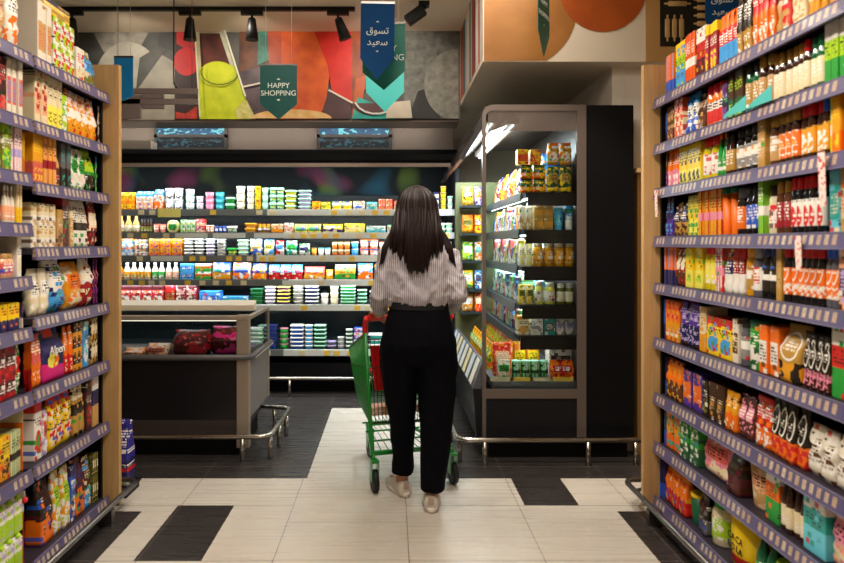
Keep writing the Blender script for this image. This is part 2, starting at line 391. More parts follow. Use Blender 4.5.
# ---- service displays over the dairy wall
def screen(x0, x1, kind):
    a, b_ = at(x0, 120, 6.19), at(x1, 151, 6.19)
    t = empty('display_monitor', ((a.x + b_.x) / 2, 6.19, b_.z)); w = b_.x - a.x; h = a.z - b_.z
    fr = MB(); zz = h * .42
    for q in ((-w / 2, w / 2, 0, .03), (-w / 2, w / 2, h - .03, h), (-w / 2, w / 2, zz, zz + .03)): fr.box(q[0], q[1], -.03, 0, q[2], q[3])
    fr.box(-w / 2, -w / 2 + .03, -.03, 0, .03, h - .03); fr.box(w / 2 - .03, w / 2, -.03, 0, .03, h - .03)
    fr.obj('frame', mat('screen_frame', '4a4746', .5), t)
    def sm(name, c0, c1, c2, e, sc):
        mm = bpy.data.materials.new(name); q = NG(mm); xx, yy, z_ = q.coord(); v = q.vec(xx, yy, q.m('MULTIPLY', z_, 1.6))
        n1 = q.noise(v, sc, 5.); cc = q.mix(q.m('MULTIPLY_ADD', n1, 3., -1.0), C(c0), C(c1)); cc = q.mix(q.m('GREATER_THAN', q.noise(v, sc * 1.7, 3.), .57), cc, C(c2))
        q.L.new(cc, q.b.inputs['Emission Color']); q.b.inputs['Emission Strength'].default_value = e; q.b.inputs['Base Color'].default_value = (0, 0, 0, 1); return mm
    MB().box(-w / 2 + .03, w / 2 - .03, -.015, -.005, zz + .03, h - .03).obj('screen', sm('screen_upper_%d' % kind, '1c6f9c', '0d3e66', '7fe6ee', .9, 16 if kind == 0 else 7), t)
    MB().box(-w / 2 + .03, w / 2 - .03, -.015, -.005, .03, zz).obj('screen', sm('screen_lower_%d' % kind, '12242f', '243c4c', '5aa7c0', .25, 14), t)
    return t
tag(screen(155, 228, 0), 'glowing aqua display above the dairy wall behind the island freezer', 'display', 'displays above the dairy wall')
tag(screen(317, 392, 1), 'glowing blue display above the dairy wall, nearer the glass chiller', 'display', 'displays above the dairy wall')
wb = at(108, 142, 6.0); w2 = at(152, 150, 6.0)
o = MB().loft([rrect(w2.x - wb.x, .16, 0, .01), rrect(w2.x - wb.x, .16, .075, .01)], smooth=False).obj('storage_box', whitep, loc=((wb.x + w2.x) / 2, 6.06, 2.276))
tag(o, 'flat white box lying on top of the dairy wall canopy', 'box')

# ---- the printed food mural on the bulkhead
def mur(c, c2, sc=6.): 
    k = 'mural_%s_%s' % (c, c2)
    if k in MATS: return MATS[k]
    mm = bpy.data.materials.new(k); q = NG(mm); xx, yy, z_ = q.coord(); n1 = q.noise(q.vec(xx, z_), sc, 5.)
    q.L.new(q.mix(q.m('MULTIPLY_ADD', n1, 2.4, -.7), C(c), C(c2)), q.b.inputs['Base Color']); q.b.inputs['Roughness'].default_value = .5
    MATS[k] = mm; return mm
mb = MB(); mm_ = []; LAY = [0]
MY = 5.598
def poly(pts, m1, m2, sc=6.):
    mt = mur(m1, m2, sc)
    if mt not in mm_: mm_.append(mt)
    LAY[0] += 1; yy = MY - .0012 * LAY[0]
    P = [at(px, py, MY) for px, py in pts]
    mb.add([(p.x, yy, p.z) for p in P], [list(range(len(P)))], mm_.index(mt))
def ell(cx, cy, rx, ry, m1, m2, sc=6., a0=0, a1=360, rot=0):
    r = radians(rot); pts = []
    for i in range(33):
        a = radians(a0 + (a1 - a0) * i / 32); ex, ey = rx * cos(a), ry * sin(a)
        pts.append((cx + ex * cos(r) - ey * sin(r), cy + ex * sin(r) + ey * cos(r)))
    q = [(px, min(119.5, max(30.5, py))) for px, py in pts]
    poly(q, m1, m2, sc)
poly([(-90, 30), (459.5, 30), (459.5, 120), (-90, 120)], '4b4a48', '66615c')
poly([(60, 30), (178, 30), (178, 120), (60, 120)], '2f3130', '595955')
poly([(92, 30), (150, 30), (140, 48), (104, 52)], '6d6a64', 'a19c90', 9)
ell(128, 78, 32, 36, '98958a', 'c2bdad', 5)
poly([(128, 120), (138, 90), (160, 54), (178, 64), (178, 120)], '8f8b7c', 'b8b2a0', 5)
poly([(140, 58), (160, 46), (166, 50), (136, 92)], '33352f', '55544c')
poly([(160, 30), (176, 30), (176, 52), (158, 46)], '2a2d2d', '454643')
poly([(175, 30), (200, 30), (200, 120), (175, 120)], '1c0a08', '34100c')
poly([(177, 30), (198, 30), (198, 48), (188, 51), (177, 44)], 'b10f0c', 'd91a12')
ell(187, 62, 13, 14, 'c30d0e', 'e01a16')
poly([(176, 112), (186, 114), (198, 106), (198, 119), (176, 119)], '8f1a10', 'd0402a', 12)
poly([(240, 30), (282, 30), (300, 120), (238, 120)], '38180e', '74401c', 7)
poly([(240, 72), (300, 60), (300, 120), (244, 120)], '3a2a30', '5d4a4e')
poly([(196, 31), (226, 31), (240, 76), (247, 100), (256, 118), (256, 119.5), (200, 119.5), (198, 74)], '9c9a78', 'c9c49a')        # the tall glass
poly([(200, 34), (222, 34), (234, 72), (202, 72)], '3a1512', '6a3020', 8)
poly([(219, 31), (226, 31), (240, 76), (232, 70)], '8c9a88', 'd8d4bc', 9)
poly([(200, 68), (236, 66), (245, 96), (254, 117), (254, 119.5), (201, 119.5)], 'a9b800', 'ccd41c', 9)
ell(218, 73, 17, 11, 'b5c400', 'd3da28')
poly([(236, 110), (246, 100), (256, 119), (238, 119)], 'd4cf90', 'b5a820', 20)
poly([(259, 30), (271, 30), (272, 60), (258, 66)], '0d4a3a', '3c8c78')
poly([(268, 31), (318, 31), (324, 50), (330, 74), (326, 104), (318, 119.5), (272, 119.5), (270, 70)], 'c3440a', 'e86a1c', 7)
poly([(268, 31), (282, 31), (280, 119), (272, 119)], '8a2c08', 'c8501c')
poly([(314, 31), (352, 31), (356, 60), (352, 104), (332, 92), (328, 66)], 'c40f0a', 'e02a14')
poly([(352, 31), (366, 31), (366, 90), (352, 104)], '7a2a0a', 'b4561c')
poly([(329, 92), (352, 104), (350, 119.5), (320, 119.5)], '3c2428', '5c3a3a')
ell(292, 119, 40, 9, 'd8a04a', 'e8c890', 12, 180, 360)
poly([(356, 80), (366, 76), (362, 112), (352, 118)], 'b4431a', 'd0681e')
poly([(358, 98), (396, 112), (396, 119.5), (352, 119.5)], '0c8a80', '2cc0b4')
ell(372, 104, 20, 12, '4a2a28', '6a3c34', 6, 0, 180)
poly([(404, 31), (459.5, 31), (459.5, 119.5), (402, 119.5)], '4a4c48', '7b7c76', 14)
poly([(404, 31), (430, 31), (456, 52), (440, 70), (424, 112), (404, 110)], '5c5e58', '8c8c84', 18)
poly([(418, 92), (438, 86), (440, 119.5), (408, 119.5)], '1e2020', '343633')
ell(458, 86, 34, 36, '77776e', 'a5a498', 16, 90, 270)
def stroke(x0, y0, x1, y1, wd, c): 
    dx, dy = x1 - x0, y1 - y0; q = (dx * dx + dy * dy) ** .5; nx, ny = -dy / q * wd, dx / q * wd
    poly([(x0 + nx, y0 + ny), (x1 + nx, y1 + ny), (x1 - nx, y1 - ny), (x0 - nx, y0 - ny)], c, c)
stroke(329, 91, 353, 104, .9, 'e4dccc'); stroke(244, 88, 262, 84, .8, 'cfc6b4')
for i in range(18):
    a0, a1 = 2 * pi * i / 18, 2 * pi * (i + 1) / 18
    if i < 10: stroke(221 + 18 * cos(a0), 74 + 12 * sin(a0), 221 + 18 * cos(a1), 74 + 12 * sin(a1), .6, '5a6408')
    if 1 < i < 8: stroke(376 + 22 * cos(a0), 98 + 17 * sin(a0), 376 + 22 * cos(a1), 98 + 17 * sin(a1), .9, 'd8dcd4')
stroke(197, 32, 202, 118, .7, 'd8d4b0'); stroke(226, 32, 247, 98, .8, 'e0e0c8')
poly([(388, 104), (410, 102), (412, 119.5), (386, 119.5)], 'c8bca8', 'e4d8c4')
o = mb.obj('mural_panel', mm_)
tag(o, 'long printed mural of colourful drinks and pale stone shapes above the dairy wall', 'mural')
# circles on the chiller bulkhead
def front_poly(name, specs, label, cat, Y=4.199):
    b = MB(); ms = []
    for k, (pts, m1, m2) in enumerate(specs):
        mt = mur(m1, m2, 4.)
        if mt not in ms: ms.append(mt)
        P = [at(px, py, Y) for px, py in pts]
        P = [Vector((p.x, p.y, min(p.z, CEIL - .002))) for p in P]
        b.add([(p.x, Y - .0012 * (k + 1), p.z) for p in P], [list(range(len(P)))], ms.index(mt))
    return tag(b.obj(name, ms), label, cat)
def arc(cx, cy, rx, ry, a0, a1): return [(cx + rx * cos(radians(a0 + (a1 - a0) * i / 30)), cy + ry * sin(radians(a0 + (a1 - a0) * i / 30))) for i in range(31)]
front_poly('wall_graphic', [([(484, -34), (484, 61)] + [(min(577, p[0]), p[1]) for p in arc(512, 8, 65, 62, 58, -40)], '8e5a20', 'a56e30')],
           'tan half circle graphic on the cream bulkhead over the glass chiller', 'wall graphic')
front_poly('wall_graphic', [(arc(603, -12, 44, 44, 0, 360), '9c4208', 'b4560e')],
           'burnt orange disc graphic on the cream bulkhead beside the tan half circle', 'wall graphic', Y=4.1965)
# rolling-pin picture
t = empty('wall_picture', at(676, 62, 4.19)); s = 4.19 / F
MB().box(-30 * s, 95 * s, 0, .008, 0, 98 * s).obj('wood_board', tanw, t)
MB().box(-16 * s, 60 * s, -.006, 0, 15.5 * s, 97 * s).obj('dark_print', mat('dark_print', '140d08', .6), t)
pinm = mat('rolling_pin_wood', 'c09a62', .5, var=.15, vscale=20)
def pin(cx, cy, L, vert):
    b = MB(); prof = [(.0, 0), (.35, .01), (.42, .08), (.38, .15), (1, .17), (1, .83), (.38, .85), (.42, .92), (.35, .99), (0.01, 1)]
    R = 2.6 * s; rings = []
    for r_, q in prof:
        rings.append([((cx * s + R * r_ * cos(a)) if vert else (cx - L / 2) * s + q * L * s, -.006 + R * r_ * sin(a) * .3 - .002, (cy * s + q * L * s) if vert else cy * s + R * r_ * cos(a)) for a in [2 * pi * j / 12 for j in range(12)]])
    b.loft(rings).obj('rolling_pin', pinm, t)
for cx in (-9, -2, 5): pin(cx, 20, 27, True)
pin(1, 58, 27, False); pin(1, 66, 27, False)
for k in range(6): pin(28, 22 + k * 8, 22, False)
tag(t, 'tan wall board with dark picture of wooden rolling pins above the coffee rack', 'picture')
# striped print on the bulkhead's inner face
b = MB(); ms = [mat('stripe_%d' % i, c, .5, var=.1) for i, c in enumerate(('cfc6b8', 'b8502c', 'e8e4da', '9a2f22', '3d6b58', 'd8c8b0', '2f6f86'))]
yy = 4.2; k = 0
while yy < 5.58:
    w = random.choice((.08, .14, .2)); b.add([(.5985 - .0001 * 1, yy, 2.62), (.5984, min(yy + w, 5.59), 2.62), (.5984, min(yy + w, 5.59), CEIL - .01), (.5984, yy, CEIL - .01)], [(0, 1, 2, 3)], [0, 1, 2, 3, 0, 4, 2, 5, 6, 1, 2, 0, 3, 5][k % 14]); yy += w; k += 1
tag(b.obj('wall_graphic', ms), 'upright multicoloured stripes printed on the bulkhead side facing the mural', 'wall graphic')

# ---- shelving racks
stripm = bpy.data.materials.new('price_strip'); g = NG(stripm); x, y, z = g.coord('Object')
tt = g.m('MULTIPLY', y, 1 / .036); ti = g.m('FLOOR', tt); tf = g.m('FRACT', tt)
rn = g.m('FRACT', g.m('MULTIPLY', g.m('SINE', g.m('MULTIPLY_ADD', ti, 12.9898, 3.1)), 437.58))
rn2 = g.m('FRACT', g.m('MULTIPLY', rn, 17.3))
lab = g.m('MULTIPLY', g.m('COMPARE', tf, .5, .27), g.m('GREATER_THAN', rn, .25)); lab = g.m('MULTIPLY', lab, g.m('COMPARE', z, 0., .0155))
tagc = g.mix(rn2, hx('c0a184'), hx('dccab0')); tagc = g.mix(g.m('GREATER_THAN', g.noise(g.vec(g.m('MULTIPLY', y, 2.), z), 260., 1.), .56), tagc, hx('5a4650'))
basec = g.mix(g.noise(g.vec(y, 0.), 3.), hx('3f385c'), hx('6b6488'))
g.L.new(g.mix(lab, basec, tagc), g.b.inputs['Base Color']); g.b.inputs['Roughness'].default_value = .42; g.b.inputs['Coat Weight'].default_value = .15
shelfm = mat('shelf_metal', '2a2530', .5, var=.1)
edge = mat('shelf_lip', '6d6680', .35)
woodm = bpy.data.materials.new('light_oak'); g = NG(woodm); x, y, z = g.coord()
gr = g.noise(g.vec(g.m('MULTIPLY', x, 30.), g.m('MULTIPLY', y, 30.), g.m('MULTIPLY', z, 1.6)), 2., 5.)
g.L.new(g.mix(gr, hx('a27a48'), hx('cfa872')), g.b.inputs['Base Color']); g.b.inputs['Roughness'].default_value = .45
def rack(name, side, X0, Y0, Y1, levels, label, panel=True, ztop=2.13, depth=.48, group=None):
    """side +1: stands on +x side (shelf fronts face -x)"""
    t = empty(name, (X0, Y1, 0)); s_ = side
    def bx(b, a0, a1, y0, y1, z0, z1): return b.box(min(s_ * a0, s_ * a1), max(s_ * a0, s_ * a1), y0 - Y1, y1 - Y1, z0, z1)
    bx(MB(), depth, depth + .02, Y0, Y1, .02, ztop).obj('back_panel', black, t)
    if panel:
        bx(MB(), -.055 if side > 0 else -.052, depth + .03, Y1 + .002, Y1 + .034, .05, 2.315).obj('end_panel', woodm, t, bevel=.003)
    up = MB()
    for yy in (Y1 - .012, Y0 + .012):
        up = MB(); bx(up, .03, depth, yy - .010, yy + .010, .08, ztop) if yy > 3 else bx(up, depth - .05, depth, yy - .012, yy + .012, .02, ztop)
        up.obj('upright', black, t)
    bx(MB(), .06, depth - .01, Y0, Y1, 0, .06).obj('plinth', charcoal, t)
    for z in levels:
        sh = bx(MB(), .004, depth, Y0 + .002, Y1 - .024, z - .006, z + .018).obj('shelf', shelfm, t)
        ps = MB(); P = [(.006, -.027), (-.012, -.029), (-.002, .021), (.006, .023)]
        ps.loft([[(s_ * px, yy, pz) for px, pz in P] for yy in (Y0 - Y1 + .004, -.008)], smooth=False)
        ps = ps.obj('price_strip', stripm, sh); ps.location = (0, 0, z)
        tr = MB(); tr.tube([(s_ * -.0115, Y0 - Y1 + .004, -.0285), (s_ * -.0115, -.008, -.0285)], .0022, 6); tr.tube([(s_ * -.002, Y0 - Y1 + .004, .0225), (s_ * -.002, -.008, .0225)], .002, 6)
        tr.obj('strip_edge', edge, sh, loc=(0, 0, z))
    tag(t, label, 'shelving rack', group); return t
RX, LX, PY = 1.349, -1.446, 3.30
RZ = [2.11, 1.875, 1.653, 1.41, 1.174, .897, .615, .365, .09]
LF = [2.137, 1.874, 1.626, 1.36, 1.074, .78, .468, .085]
LN = [2.137, 1.874, 1.655, 1.455, 1.245, 1.04, .78, .468, .085]
rack('shelving_rack', 1, RX, 1.7, PY, RZ, 'dark shelving rack with oak end panel, packed with coffee jars, sweets and cereal', ztop=2.13)
rack('shelving_rack', -1, LX, 2.603, PY, LF, 'dark shelving rack with oak end panel holding noodles, pasta and cereal bags', ztop=2.155)
rack('shelving_rack', -1, LX, 1.6, 2.597, LN, 'outer shelving rack of cartons and small jars, adjoining the noodle rack', panel=False, ztop=2.155)
# bumper rails round the racks
def bend(pts, r=.07, n=5):
    out = [Vector(pts[0])]
    for i in range(1, len(pts) - 1):
        p = Vector(pts[i]); a = (Vector(pts[i - 1]) - p).normalized(); c = (Vector(pts[i + 1]) - p).normalized()
        for k in range(n + 1):
            q = k / n; p0, p2 = p + a * r, p + c * r
            out.append((1 - q) ** 2 * p0 + 2 * q * (1 - q) * p + q * q * p2)
    out.append(Vector(pts[-1])); return out
def floor_rail(X, side, label):
    t = empty('bumper_rail', (X, 3.3, 0)); Xi = .3 * side
    for k, (z, dx, r) in enumerate(((.125, 0, .014), (.085, .035 * side, .010))):
        MB().tube(bend([(dx, 1.35 - 3.3, z), (dx, 3.47 - 3.3 - k * .03, z), (Xi, 3.47 - 3.3 - k * .03, z)]), r, 10).obj('tube', chromed, t)
    for yy in (1.9, 2.55, 3.2):
        b = MB(); b.box(min(.02 * side, .085 * side), max(.02 * side, .085 * side), yy - 3.3 - .02, yy - 3.3 + .02, .0, .075); b.obj('foot', chromed, t)
    return tag(t, label, 'bumper rail')
floor_rail(1.255, 1, 'low steel bumper rail along the foot of the coffee rack')
floor_rail(-1.36, -1, 'low steel bumper rail along the foot of the noodle rack')

# ---- the dairy wall
DY = 6.0
def rail_tags(b, x0, x1, y, z, n, seed, hh=.02):
    r_ = random.Random(seed)
    return [(x0 + (x1 - x0) * (i + .5) / n + r_.uniform(-.01, .01)) for i in range(n) if r_.random() < .8]
ledm = bpy.data.materials.new('led_tube'); g = NG(ledm); g.b.inputs['Emission Color'].default_value = (.86, .96, 1, 1); g.b.inputs['Emission Strength'].default_value = 9.
yel = mat('yellow_price_tag', 'ecc44a', .5); crt = mat('cream_price_tag', 'ded2a8', .5)
railm = mat('price_rail', '6e7472', .3, var=.25, vscale=5); lightrail = mat('white_price_rail', 'd7ddd6', .4)
t = empty('refrigerated_display_case', (-1.2, DY, 0)); X0, X1 = -3.4, .645
def dbx(x0, x1, y0, y1, z0, z1, b=None): return (b or MB()).box(x0 + 1.2, x1 + 1.2, y0 - DY, y1 - DY, z0, z1)
intm = mat('cabinet_interior', '1a262b', .45)
dbx(X0, X1, 6.75, 6.85, .2, 2.2).obj('back_panel', mat('cabinet_back', '0a1519', .25, spec=.6), t)
dbx(X0, X1, 5.98, 6.85, .12, .28).obj('base', black, t); dbx(X0, X1, 6.08, 6.85, 0, .12).obj('kick_plate', black, t)
dbx(X1 - .055, X1, 5.97, 6.85, .281, 2.27).obj('end_panel', black, t, bevel=.01)
dbx(X0, X0 + .05, 5.97, 6.85, .281, 2.27).obj('end_panel', black, t)
b = MB(); prof = [(5.90, 2.155), (5.90, 2.215), (5.93, 2.262), (6.0, 2.272), (6.86, 2.272), (6.86, 2.2), (6.0, 2.135), (5.93, 2.135)]
b.loft([[(xx + 1.2, py - DY, pz) for py, pz in prof] for xx in (X0, X1)], smooth=False); b.obj('canopy', black, t, bevel=.008)
dbx(X0, X1 - .06, 5.905, 5.935, 2.10, 2.133).obj('canopy_trim', mat('canopy_trim', 'a08f84', .35, metal=.3), t)
hp = bpy.data.materials.new('soft_painted_reflection'); g = NG(hp); x, y, z = g.coord(); v_ = g.vec(x, g.m('MULTIPLY', z, .6))  # blurred reflection of goods, painted as soft colour patches
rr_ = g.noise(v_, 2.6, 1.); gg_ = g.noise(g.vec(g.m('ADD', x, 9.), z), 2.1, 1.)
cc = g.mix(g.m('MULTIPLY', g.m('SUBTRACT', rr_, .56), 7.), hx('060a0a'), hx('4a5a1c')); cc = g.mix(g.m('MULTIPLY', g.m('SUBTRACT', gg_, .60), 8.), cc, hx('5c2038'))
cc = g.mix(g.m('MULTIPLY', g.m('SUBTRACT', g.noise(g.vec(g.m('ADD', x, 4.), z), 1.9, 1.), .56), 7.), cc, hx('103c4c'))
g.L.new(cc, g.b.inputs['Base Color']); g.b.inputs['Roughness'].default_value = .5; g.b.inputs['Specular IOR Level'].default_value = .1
dbx(X0 + .06, X1 - .06, 6.735, 6.746, 1.90, 2.19).obj('painted_reflection', hp, t)  # panel added to carry the painted reflection
MB().tube([(X0 + 1.3, -.035, 2.125), (X1 + 1.1, -.035, 2.125)], .007, 8).obj('lamp_tube', ledm, t)
DZ = [1.708, 1.493, 1.279, 1.055, .822, .403]
for k, z in enumerate(DZ):
    sh = dbx(X0 + .05, X1 - .055, 6.01, 6.74, z - .022, z).obj('shelf', intm, t)
    xs_ = (-1.15, -1.0, -1.25, -.95, -2.6, -1.0)[k]
    dbx(X0 + .05, xs_ - .002, 5.985, 6.009, z - .052, z + .006).obj('price_rail', railm, sh); dbx(xs_, X1 - .055, 5.985, 6.009, z - .052, z + .006).obj('price_rail', lightrail, sh)
    if k < 5: MB().tube([(X0 + 1.3, .045, z - .030), (X1 + 1.1, .045, z - .030)], .007, 6).obj('lamp_tube', ledm, sh)
    rr = random.Random(k); xx = -2.45
    while xx < X1 - .15:
        w = .055 if k != 0 or rr.random() < .9 else .14
        if rr.random() < .62: dbx(xx, xx + w, 5.981, 5.9845, z - .046, z - .004).obj('price_tag', yel if rr.random() < .7 else crt, t)
        elif rr.random() < .35: dbx(xx, xx + .3, 5.981, 5.9845, z - .046, z - .002).obj('price_card', lightrail, t); xx += .24
        xx += w + rr.uniform(.03, .09)
a = at(158, 224, 5.975); dbx(a.x, a.x + .21, 5.972, 5.977, 1.64, 1.72).obj('promotion_card', mat('pale_yellow_card', 'e8e07c', .5), t)
tag(t, 'long open black dairy refrigerator with five lit shelves against the back', 'refrigerator')
t = empty('bumper_rail', (-.4, 5.9, 0))
MB().tube([(-3, 0, .16), (1.0, 0, .16)], .015, 10).obj('tube', chrome, t)
for xx in (-2.2, -1.3, -.53, .2, .8): MB().tube([(xx, 0, 0), (xx, 0, .15)], .014, 10).obj('post', chrome, t)
tag(t, 'straight steel bumper rail in front of the dairy refrigerator', 'bumper rail')

# ---- island freezer
glass = mat('clear_glass', 'dfe8e6', .02, trans=1., ior=1.12, spec=.35)
FX, FY0, FY1 = -.925, 4.2, 4.9
t = empty('island_freezer', (FX, FY0, 0))
def fbx(x0, x1, y0, y1, z0, z1, b=None): return (b or MB()).box(x0 - FX, x1 - FX, y0 - FY0, y1 - FY0, z0, z1)
fbx(-3.3, FX - .06, FY0 + .02, FY1 - .02, .24, .62).obj('body', mat('freezer_body', '121116', .3, var=.1), t)
fbx(-3.3, FX - .06, FY0 + .015, FY1 - .02, .14, .238).obj('vent_panel', mat('brown_vent', '3b3230', .5), t)
fbx(-3.3, FX - .08, FY0 + .06, FY1 - .05, 0, .138).obj('plinth', black, t)
fbx(FX - .058, FX, FY0, FY1, .06, .93).obj('corner_post', mat('freezer_post', '9a8d7e', .4, metal=.3), t, bevel=.008) if False else None
pm_ = mat('freezer_post', '9a8d7e', .4, metal=.3)
fbx(FX - .085, FX, FY0, FY0 + .05, .06, .93).obj('corner_post', pm_, t, bevel=.008)
fbx(FX - .03, FX, FY1 - .03, FY1, .24, .915).obj('corner_post', pm_, t, bevel=.004)
fbx(FX - .059, FX - .01, FY0 + .051, FY1 - .031, .24, .62).obj('side_panel', mat('freezer_side', '77706a', .45), t)
b = MB().tube([(-2.4, -.012, .655), (-.02, -.012, .655), (.012, .02, .655), (.012, .68, .655)], .019, 12); b.obj('bumper_strip', mat('bumper_strip', '4f4b4c', .4), t)
fbx(-3.3, FX - .005, FY0 + .03, FY1 - .005, .621, .632).obj('liner_floor', mat('freezer_liner', '3a4044', .4), t)
fbx(-3.3, FX - .086, FY0 + .012, FY0 + .018, .635, .895).obj('front_glass', glass, t)
fbx(FX - .012, FX - .006, FY0 + .052, FY1 - .032, .635, .895).obj('side_glass', glass, t)
fbx(-3.3, FX - .01, FY0 - .005, FY0 + .045, .896, .925).obj('front_rim', pm_, t, bevel=.006)
fbx(-3.3, FX - .01, FY0 + .046, FY0 + .05, .885, .899).obj('lamp_tube', mat('freezer_lamp', 'fff4e0', emit=1.5), t)
b = MB(); b.loft([[(xx - FX, yy - FY0, zz) for yy, zz in ((FY1 - .09, .90), (FY1, .90), (FY1, .965), (FY1 - .09, .935))] for xx in (-3.3, FX - .10)], smooth=False)
b.obj('rear_rim', mat('rear_rim', 'e8dcc2', .4), t)
fbx(FX - .035, FX, FY0 + .046, FY1, .896, .916).obj('side_rim', pm_, t)
fbx(FX - .002, FX + .035, FY0 + .06, FY1 - .02, .64, .646).obj('sticker_ledge', mat('sticker_ledge', 'a79a8c', .4, var=.5, vscale=25), t)
tag(t, 'black island freezer with glass front and taupe rim', 'freezer')
t = empty('bumper_rail', (-.78, 4.12, 0))
MB().tube(bend([(-2.2, 0, .16), (.0, 0, .16), (.025, .72, .16), (-.2, .76, .16)], .08), .017, 12).obj('tube', chrome, t)
for xx, yy in ((-1.3, 0), (-.17, 0), (-.005, .06), (.012, .3), (.02, .55), (-.1, .745)): MB().tube([(xx, yy, 0), (xx, yy, .15)], .016, 10).obj('post', chrome, t)
tag(t, 'bent steel bumper rail around the island freezer corner', 'bumper rail')

# ---- the glass-sided chiller
GX0, GX1, GXE, GY, GYE, GT = .587, 1.255, 1.565, 4.15, 5.88, 2.29
t = empty('glass_chiller', (1.0, GY, 0))
def gbx(x0, x1, y0, y1, z0, z1, b=None): return (b or MB()).box(x0 - 1, x1 - 1, y0 - GY, y1 - GY, z0, z1)
gbx(GX1 + .002, GXE, GY, GYE, .14, GT).obj('rear_housing', black, t, bevel=.006)
gbx(GX0 + .01, GX1, GY + .015, GYE, .13, .40).obj('lower_body', charcoal, t)
gbx(GX0 + .05, GXE - .02, GY + .06, GYE, 0, .128).obj('plinth', black, t)
gbx(GX0 + .02, GX1, GY + .03, GYE, GT - .05, GT - .003).obj('roof', mat('chiller_roof', '2c2624', .4), t)
# rounded frame
def frame_path(x0, x1, z0, z1, r):
    P = [(x0, z0)] + [(x0 + r - r * cos(a), z1 - r + r * sin(a)) for a in [pi / 2 * i / 6 for i in range(7)]] + [(x1, z1), (x1, z0)]
    return P
zb = .40
fo = [(GX0, .13), (GX0, GT - .07)] + [(GX0 + .07 - .07 * cos(a), GT - .07 + .07 * sin(a)) for a in [pi / 2 * i / 6 for i in range(1, 7)]] + [(GX1, GT), (GX1, .13)]
fi = [(GX0 + .024, .13), (GX0 + .024, GT - .075)] + [(GX0 + .024 + .048 - .048 * cos(a), GT - .077 + .038 * sin(a)) for a in [pi / 2 * i / 6 for i in range(1, 7)]] + [(GX1 - .058, GT - .04), (GX1 - .058, .13)]
fr = MB()
for i in range(len(fo) - 1):
    q = [fo[i], fo[i + 1], fi[i + 1], fi[i]]
    fr.loft([[(px - 1, yy, pz) for px, pz in q] for yy in (-.012, .014)], smooth=False)
frm = mat('chiller_frame', '62564f', .4, metal=.3)
fr.obj('frame', frm, t)
gbx(GX0 + .024, GX1 - .058, GY - .010, GY + .012, .40, .46).obj('lower_frame_bar', frm, t)
gbx(GX0 + .024, GX1 - .058, GY - .002, GY + .005, .46, GT - .041).obj('side_glass', glass, t)
gbx(GX0 + .024, GX1 - .058, GY - .001, GY + .014, .14, .399).obj('side_lower_panel', charcoal, t)
hm = mat('smoked_header', '5f544e', .3, trans=.0, alpha=.6)
gbx(GX0 + .036, GX1 - .06, GY - .006, GY - .003, GT - .17, GT - .041).obj('smoked_header', hm, t)
gbx(GX1 - .03, GX1, GY + .03, GYE, .41, GT - .051).obj('back_panel', mat('chiller_back', '2a211c', .4), t)
gbx(GX0, GX1, GYE - .03, GYE - .002, .41, 1.95).obj('far_end_panel', mat('chiller_end', '5f6440', .6), t)
# sloped hood with lamps
b = MB(); HP = [(GX0 + .02, 2.25), (.452, 1.95), (.468, 1.935), (GX0 + .05, 2.22)]
b.loft([[(px - 1, yy - GY, pz) for px, pz in HP] for yy in (GY + .03, GYE)], smooth=False); b.obj('hood', mat('hood_panel', '4b4a4c', .18, metal=.5), t)
MB().tube([(.512 - 1, .05, 2.03), (.512 - 1, GYE - GY - .05, 2.03)], .009, 8).obj('lamp_tube', ledm, t)
for xx, zz in ((.66, 2.18), (.80, 2.17)):
    gbx(xx - .04, xx + .04, GY + .06, GYE - .05, zz + .008, zz + .05).obj('lamp_housing', mat('lamp_housing', 'b9b2aa', .4), t)
    MB().tube([(xx - 1, .07, zz), (xx - 1, GYE - GY - .06, zz)], .008, 8).obj('lamp_tube', ledm, t)
GZ = [1.73, 1.485, 1.245, .995, .795]
brn = mat('shelf_end_brown', '1f1512', .5, var=.2)
for k, z in enumerate(GZ):
    xf = .88 - .012 * k
    sh = gbx(xf, GX1 - .032, GY + .05, GYE - .04, z - .03, z).obj('shelf', intm, t)
    gbx(xf + .01, GX1 - .035, GY + .034, GY + .049, z - .088, z + .0).obj('end_plate', brn, sh)
    MB().loft([[(px - 1, yy - GY, pz) for px, pz in ((xf - .004, z - .05), (xf - .02, z - .05), (xf - .012, z + .008), (xf - .004, z + .008))] for yy in (GY + .16, GYE - .04)], smooth=False).obj('price_rail', mat('dark_price_rail', '3a3d40', .35, var=.4, vscale=12), sh)
    MB().tube([(xf + .03 - 1, .06, z - .037), (xf + .03 - 1, GYE - GY - .06, z - .037)], .006, 6).obj('lamp_tube', ledm, sh)
gbx(.66, GX1 - .032, GY + .03, GYE - .04, .45, .50).obj('bottom_tray', mat('tray_metal', '7c8086', .35, metal=.6), t)
b = MB(); TP = [(.60, .46), (.655, .655), (.665, .655), (.665, .45), (.62, .42)]
MB().loft([[(px - 1, yy - GY, pz) for px, pz in ((.530, .455), (.592, .635), (.605, .635), (.592, .456))] for yy in (GY + .02, GYE)], smooth=False).obj('sloped_price_front', mat('sloped_price_front', '47474d', .35, var=.4, vscale=9, coat=.2), t)
MB().loft([[(px - 1, yy - GY, pz) for px, pz in ((.555, .14), (.532, .45), (.586, .45), (.586, .14))] for yy in (GY + .02, GYE)], smooth=False).obj('front_lower_body', charcoal, t)
for k in range(8):
    yy = GY + .1 + k * .2; b = MB(); q = [(.5285, .467), (.5875, .625)]
    b.loft([[(px - 1 - e, yy - GY, pz) for px, pz in (q[0], q[1])] + [(px - 1 - e, yy - GY + .12, pz) for px, pz in (q[1], q[0])] for e in (0, .003)], smooth=False)
    b.obj('price_card', mat('pale_card_%d' % (k % 3), ('c9c6b8', 'b9c2cc', 'cdbf8c')[k % 3], .4), t)
